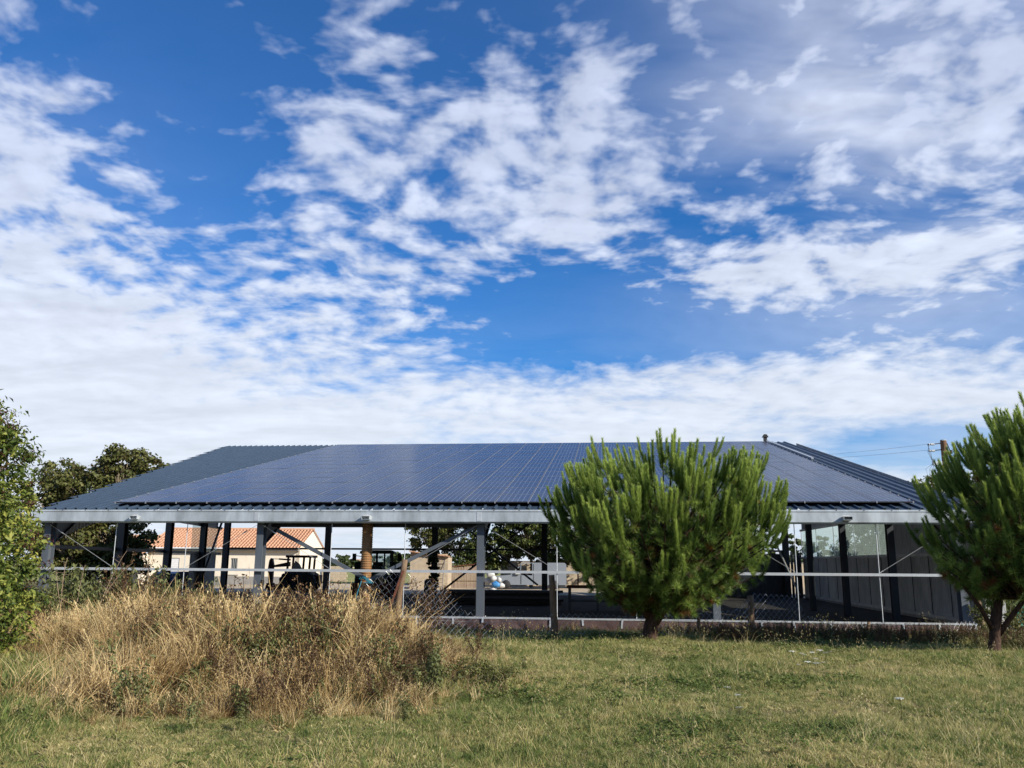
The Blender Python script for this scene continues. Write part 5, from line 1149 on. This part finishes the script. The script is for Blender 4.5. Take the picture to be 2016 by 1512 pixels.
def build_pole():
    Y = 42.; q = at(1857, 868, Y); root = empty('utility_pole', (q.x, Y, -.3), 0, 'wooden utility pole with wires above the hangar corner', 'utility pole'); zt = q.z + .3
    mb = MB(); mb.tube([(0, 0, 0), (0, 0, zt)], [.19, .145], 12); mb.build('post', M['pole_wood'], root)
    mb = MB(); mb.tube([(0, 0, zt), (0, 0, zt + .05)], [.16, .13], 10); mb.build('cap', M['concrete'], root)
    for dz in (-.10, -.42):
        mb = MB(); mb.bar((0, 0, zt + dz), (-.78, 0, zt + dz - .10), .04, .05); b = mb.build('bracket', M['steel'], root)
        mb = MB()
        for xx in (-.5, -.56, -.62, -.72): mb.tube([(xx - .02, 0, zt + dz - .08), (xx + .02, 0, zt + dz - .08)], .055, 8)
        mb.build('insulator', M['ceramic'], b)
    mb = MB(); mb.box(-.62, -.2, -.09, .09, zt - 1.2, zt - 1.02); mb.build('fuse_box', M['galv'], root)
    mb = MB(); mb.box(-.95, -.5, -.07, .07, zt - 1.92, zt - 1.82); mb.build('lower_fuse', M['black'], root)
    mb = MB()
    for k in range(3):
        x0 = -.72 - .05 * k; mb.tube([(x0, 0, zt - .15), (x0 - .1 + .12 * k, 0, zt - .55), (-.62, 0, zt - 1.05)], .008, 4); mb.tube([(-.6, 0, zt - 1.12), (-1.0 + .2 * k, 0, zt - 1.4), (-.9 + .05 * k, 0, zt - 1.85)], .008, 4)
    mb.tube([(.16, 0, zt - .1), (.3, 0, zt - .5), (.3, 0, zt - 2.4)], .025, 5); mb.build('drop_wires', M['black'], root)
    for i in range(4): mb = MB(); z = zt - .55 - i * .42; mb.tube([(.16, 0, z), (.62, 0, z)], .012, 5); mb.tube([(.34, 0, z - .09), (.34, 0, z + .09)], .06, 8); mb.build('side_insulator', M['black'], root)
    for k, (px, py) in enumerate(((1580, 890), (1580, 896))):
        e = at(px, py, 66) - Vector(root.location); s_ = Vector((-.74, 0, zt - .16 - .3 * k)); e2 = s_ + (e - s_) * 2.2; mb = MB(); n = 24
        mb.tube([s_.lerp(e2, i / n) - Vector((0, 0, 1.3 * (i / n) * (1 - i / n))) for i in range(n + 1)], .008, 4); mb.build('overhead_wire', M['galv_bright'], root)
build_pole()

# ------------------------------------------------------------------ small plants one can pick out
def build_flowers():
    global rng
    rng = np.random.default_rng(77); spots = [(1560, 1288), (1572, 1300), (1583, 1292), (1590, 1303), (1598, 1287), (1605, 1296), (1614, 1284), (1620, 1299), (1627, 1289), (1635, 1281), (1608, 1309), (1577, 1283), (1432, 1354), (1452, 1362), (1770, 1370), (1456, 1387)]
    base = None
    for i, (px, py) in enumerate(spots):
        a, b = px - 1008, py - 756; d = at(px, py, 1.) - Vector((0, 0, EYE)); t = (EYE - .22) / -d.z; x, y = d.x * t, d.y * t; z = float(gz(x, y))
        if base is None:
            base = empty('wild_carrot', (x, y, z)); mb = MB(); mb.tube([(0, 0, -.02), (.02, 0, .11), (.0, .01, .21)], .003, 4); mb.build('stem', M['weedleaf'], base)
            C = Cloud(); m = 60; r = np.sqrt(rng.uniform(0, 1, m)) * .045; th = rng.uniform(0, 6.283, m); p = np.stack([r * np.cos(th), r * np.sin(th), .215 + .012 * (1 - (r / .06) ** 2) + rng.normal(size=m) * .003], 1); v, f = leaf_quads(p, rng.normal(size=(m, 3)) * .25 + np.array([0, -.2, 1]), .017, .9); C.add(v, f, np.zeros(len(v)))
            o = link('umbel', C.mesh('umbel', material('white_petals', (.60, .60, .50), .8)), base); c = base
        else: c = copy_tree(base); c.location = (x, y, z); c.rotation_euler = (0, 0, random.uniform(0, 6.28)); s = random.uniform(.75, 1.2); c.scale = (s, s, s)
        tag(c, 'white flat flower head, ' + ['leftmost of the cluster in the lawn', 'second from the left and low in the cluster', 'third from the left, middle height of the cluster', 'low in the middle of the cluster, left of the lowest one', 'high in the middle of the cluster', 'right of the middle of the cluster', 'second highest on the right of the cluster', 'lowest on the right of the cluster', 'second from the right of the cluster', 'rightmost and highest of the cluster', 'nearest and lowest of the whole cluster', 'highest on the left of the cluster', 'upper of the lone pair left of the cluster', 'lower of the lone pair left of the cluster', 'alone far to the right in the lawn', 'alone below the lone pair'][i], 'flower', 'white flower heads in the lawn')
build_flowers()

def build_canes():
    rs = random.Random(12)
    for i, (px, py, ex, ey) in enumerate(((170, 1170, 262, 1108), (180, 1170, 250, 1084), (128, 1165, 133, 1098), (150, 1172, 168, 1112), (205, 1165, 300, 1150), (140, 1170, 110, 1120))):
        a, e = at(px, py, 18.0), at(ex, ey, 18.2); a.z = float(gz(a.x, a.y)); m = a.lerp(e, .5) + Vector((rs.uniform(-.15, .1), 0, .45)); mb = MB(); pts = [a * (1 - t) ** 2 + m * 2 * t * (1 - t) + e * t * t for t in [k / 9 for k in range(10)]]
        mb.tube(pts, [.011 - .0008 * k for k in range(10)], 5)
        for k in range(3, 9): mb.tube([pts[k], pts[k] + Vector((rs.uniform(-.2, .2), rs.uniform(-.1, .1), rs.uniform(-.05, .2)))], [.005, .002], 4)
        o = mb.build('bramble_cane', M['twig']); tag(o, ['bare cane arching far to the right over the weeds', 'bare cane arching highest, towards the sag rod', 'upright bare cane nearest the left column', 'short bare cane leaning right beside the upright one', 'low bare cane lying towards the blue car', 'bare cane bent left towards the elder bush'][i], 'bramble cane', 'bare bramble canes at the back of the mound')
    # the dark dead dock at the right end of the mound, and a low leafy bush on the mound's corner
    b = at(845, 1240, 18.6); b.z = float(gz(b.x, b.y)); global rng
    rng = np.random.default_rng(5); root = empty('dead_dock', tuple(b), 0, 'tall dark brown dead dock plant at the right end of the dry mound', 'weed plant'); st = MB(); C = Cloud()
    for i in range(11):
        ang = rs.uniform(0, 6.28); top = Vector((math.cos(ang) * rs.uniform(.05, .55), math.sin(ang) * .3, rs.uniform(.75, 1.25))); st.tube([(top.x * .15, top.y * .15, -.05), tuple(top * .55 + Vector((0, 0, .08))), tuple(top)], [.012, .008, .004], 5)
        m = 170; s = rng.uniform(.35, 1.02, m)[:, None]; p = np.array(top) * s + rng.normal(size=(m, 3)) * np.array([.05, .05, .04]); v, f = leaf_quads(p, rand_dirs(m), rng.uniform(.018, .05, m), .7); C.add(v, f, np.repeat(rng.uniform(0, .75, m), 4))
    st.build('stems', M['brownweed'], root); link('seed_heads', C.mesh('seed_heads', M['brownweed']), root)
    b = at(955, 1352, 11.4); b.z = float(gz(b.x, b.y)); broadleaf('bush', tuple(b), [(0, 0, .10, .40, .35, .13), (-.28, .3, .14, .35, .3, .16)], 2400, .04, M['yellowish'], 'low green leafy plant at the right foot of the dry mound', 'bush', seed=63, clump=.12, aspect=.5)
build_canes()
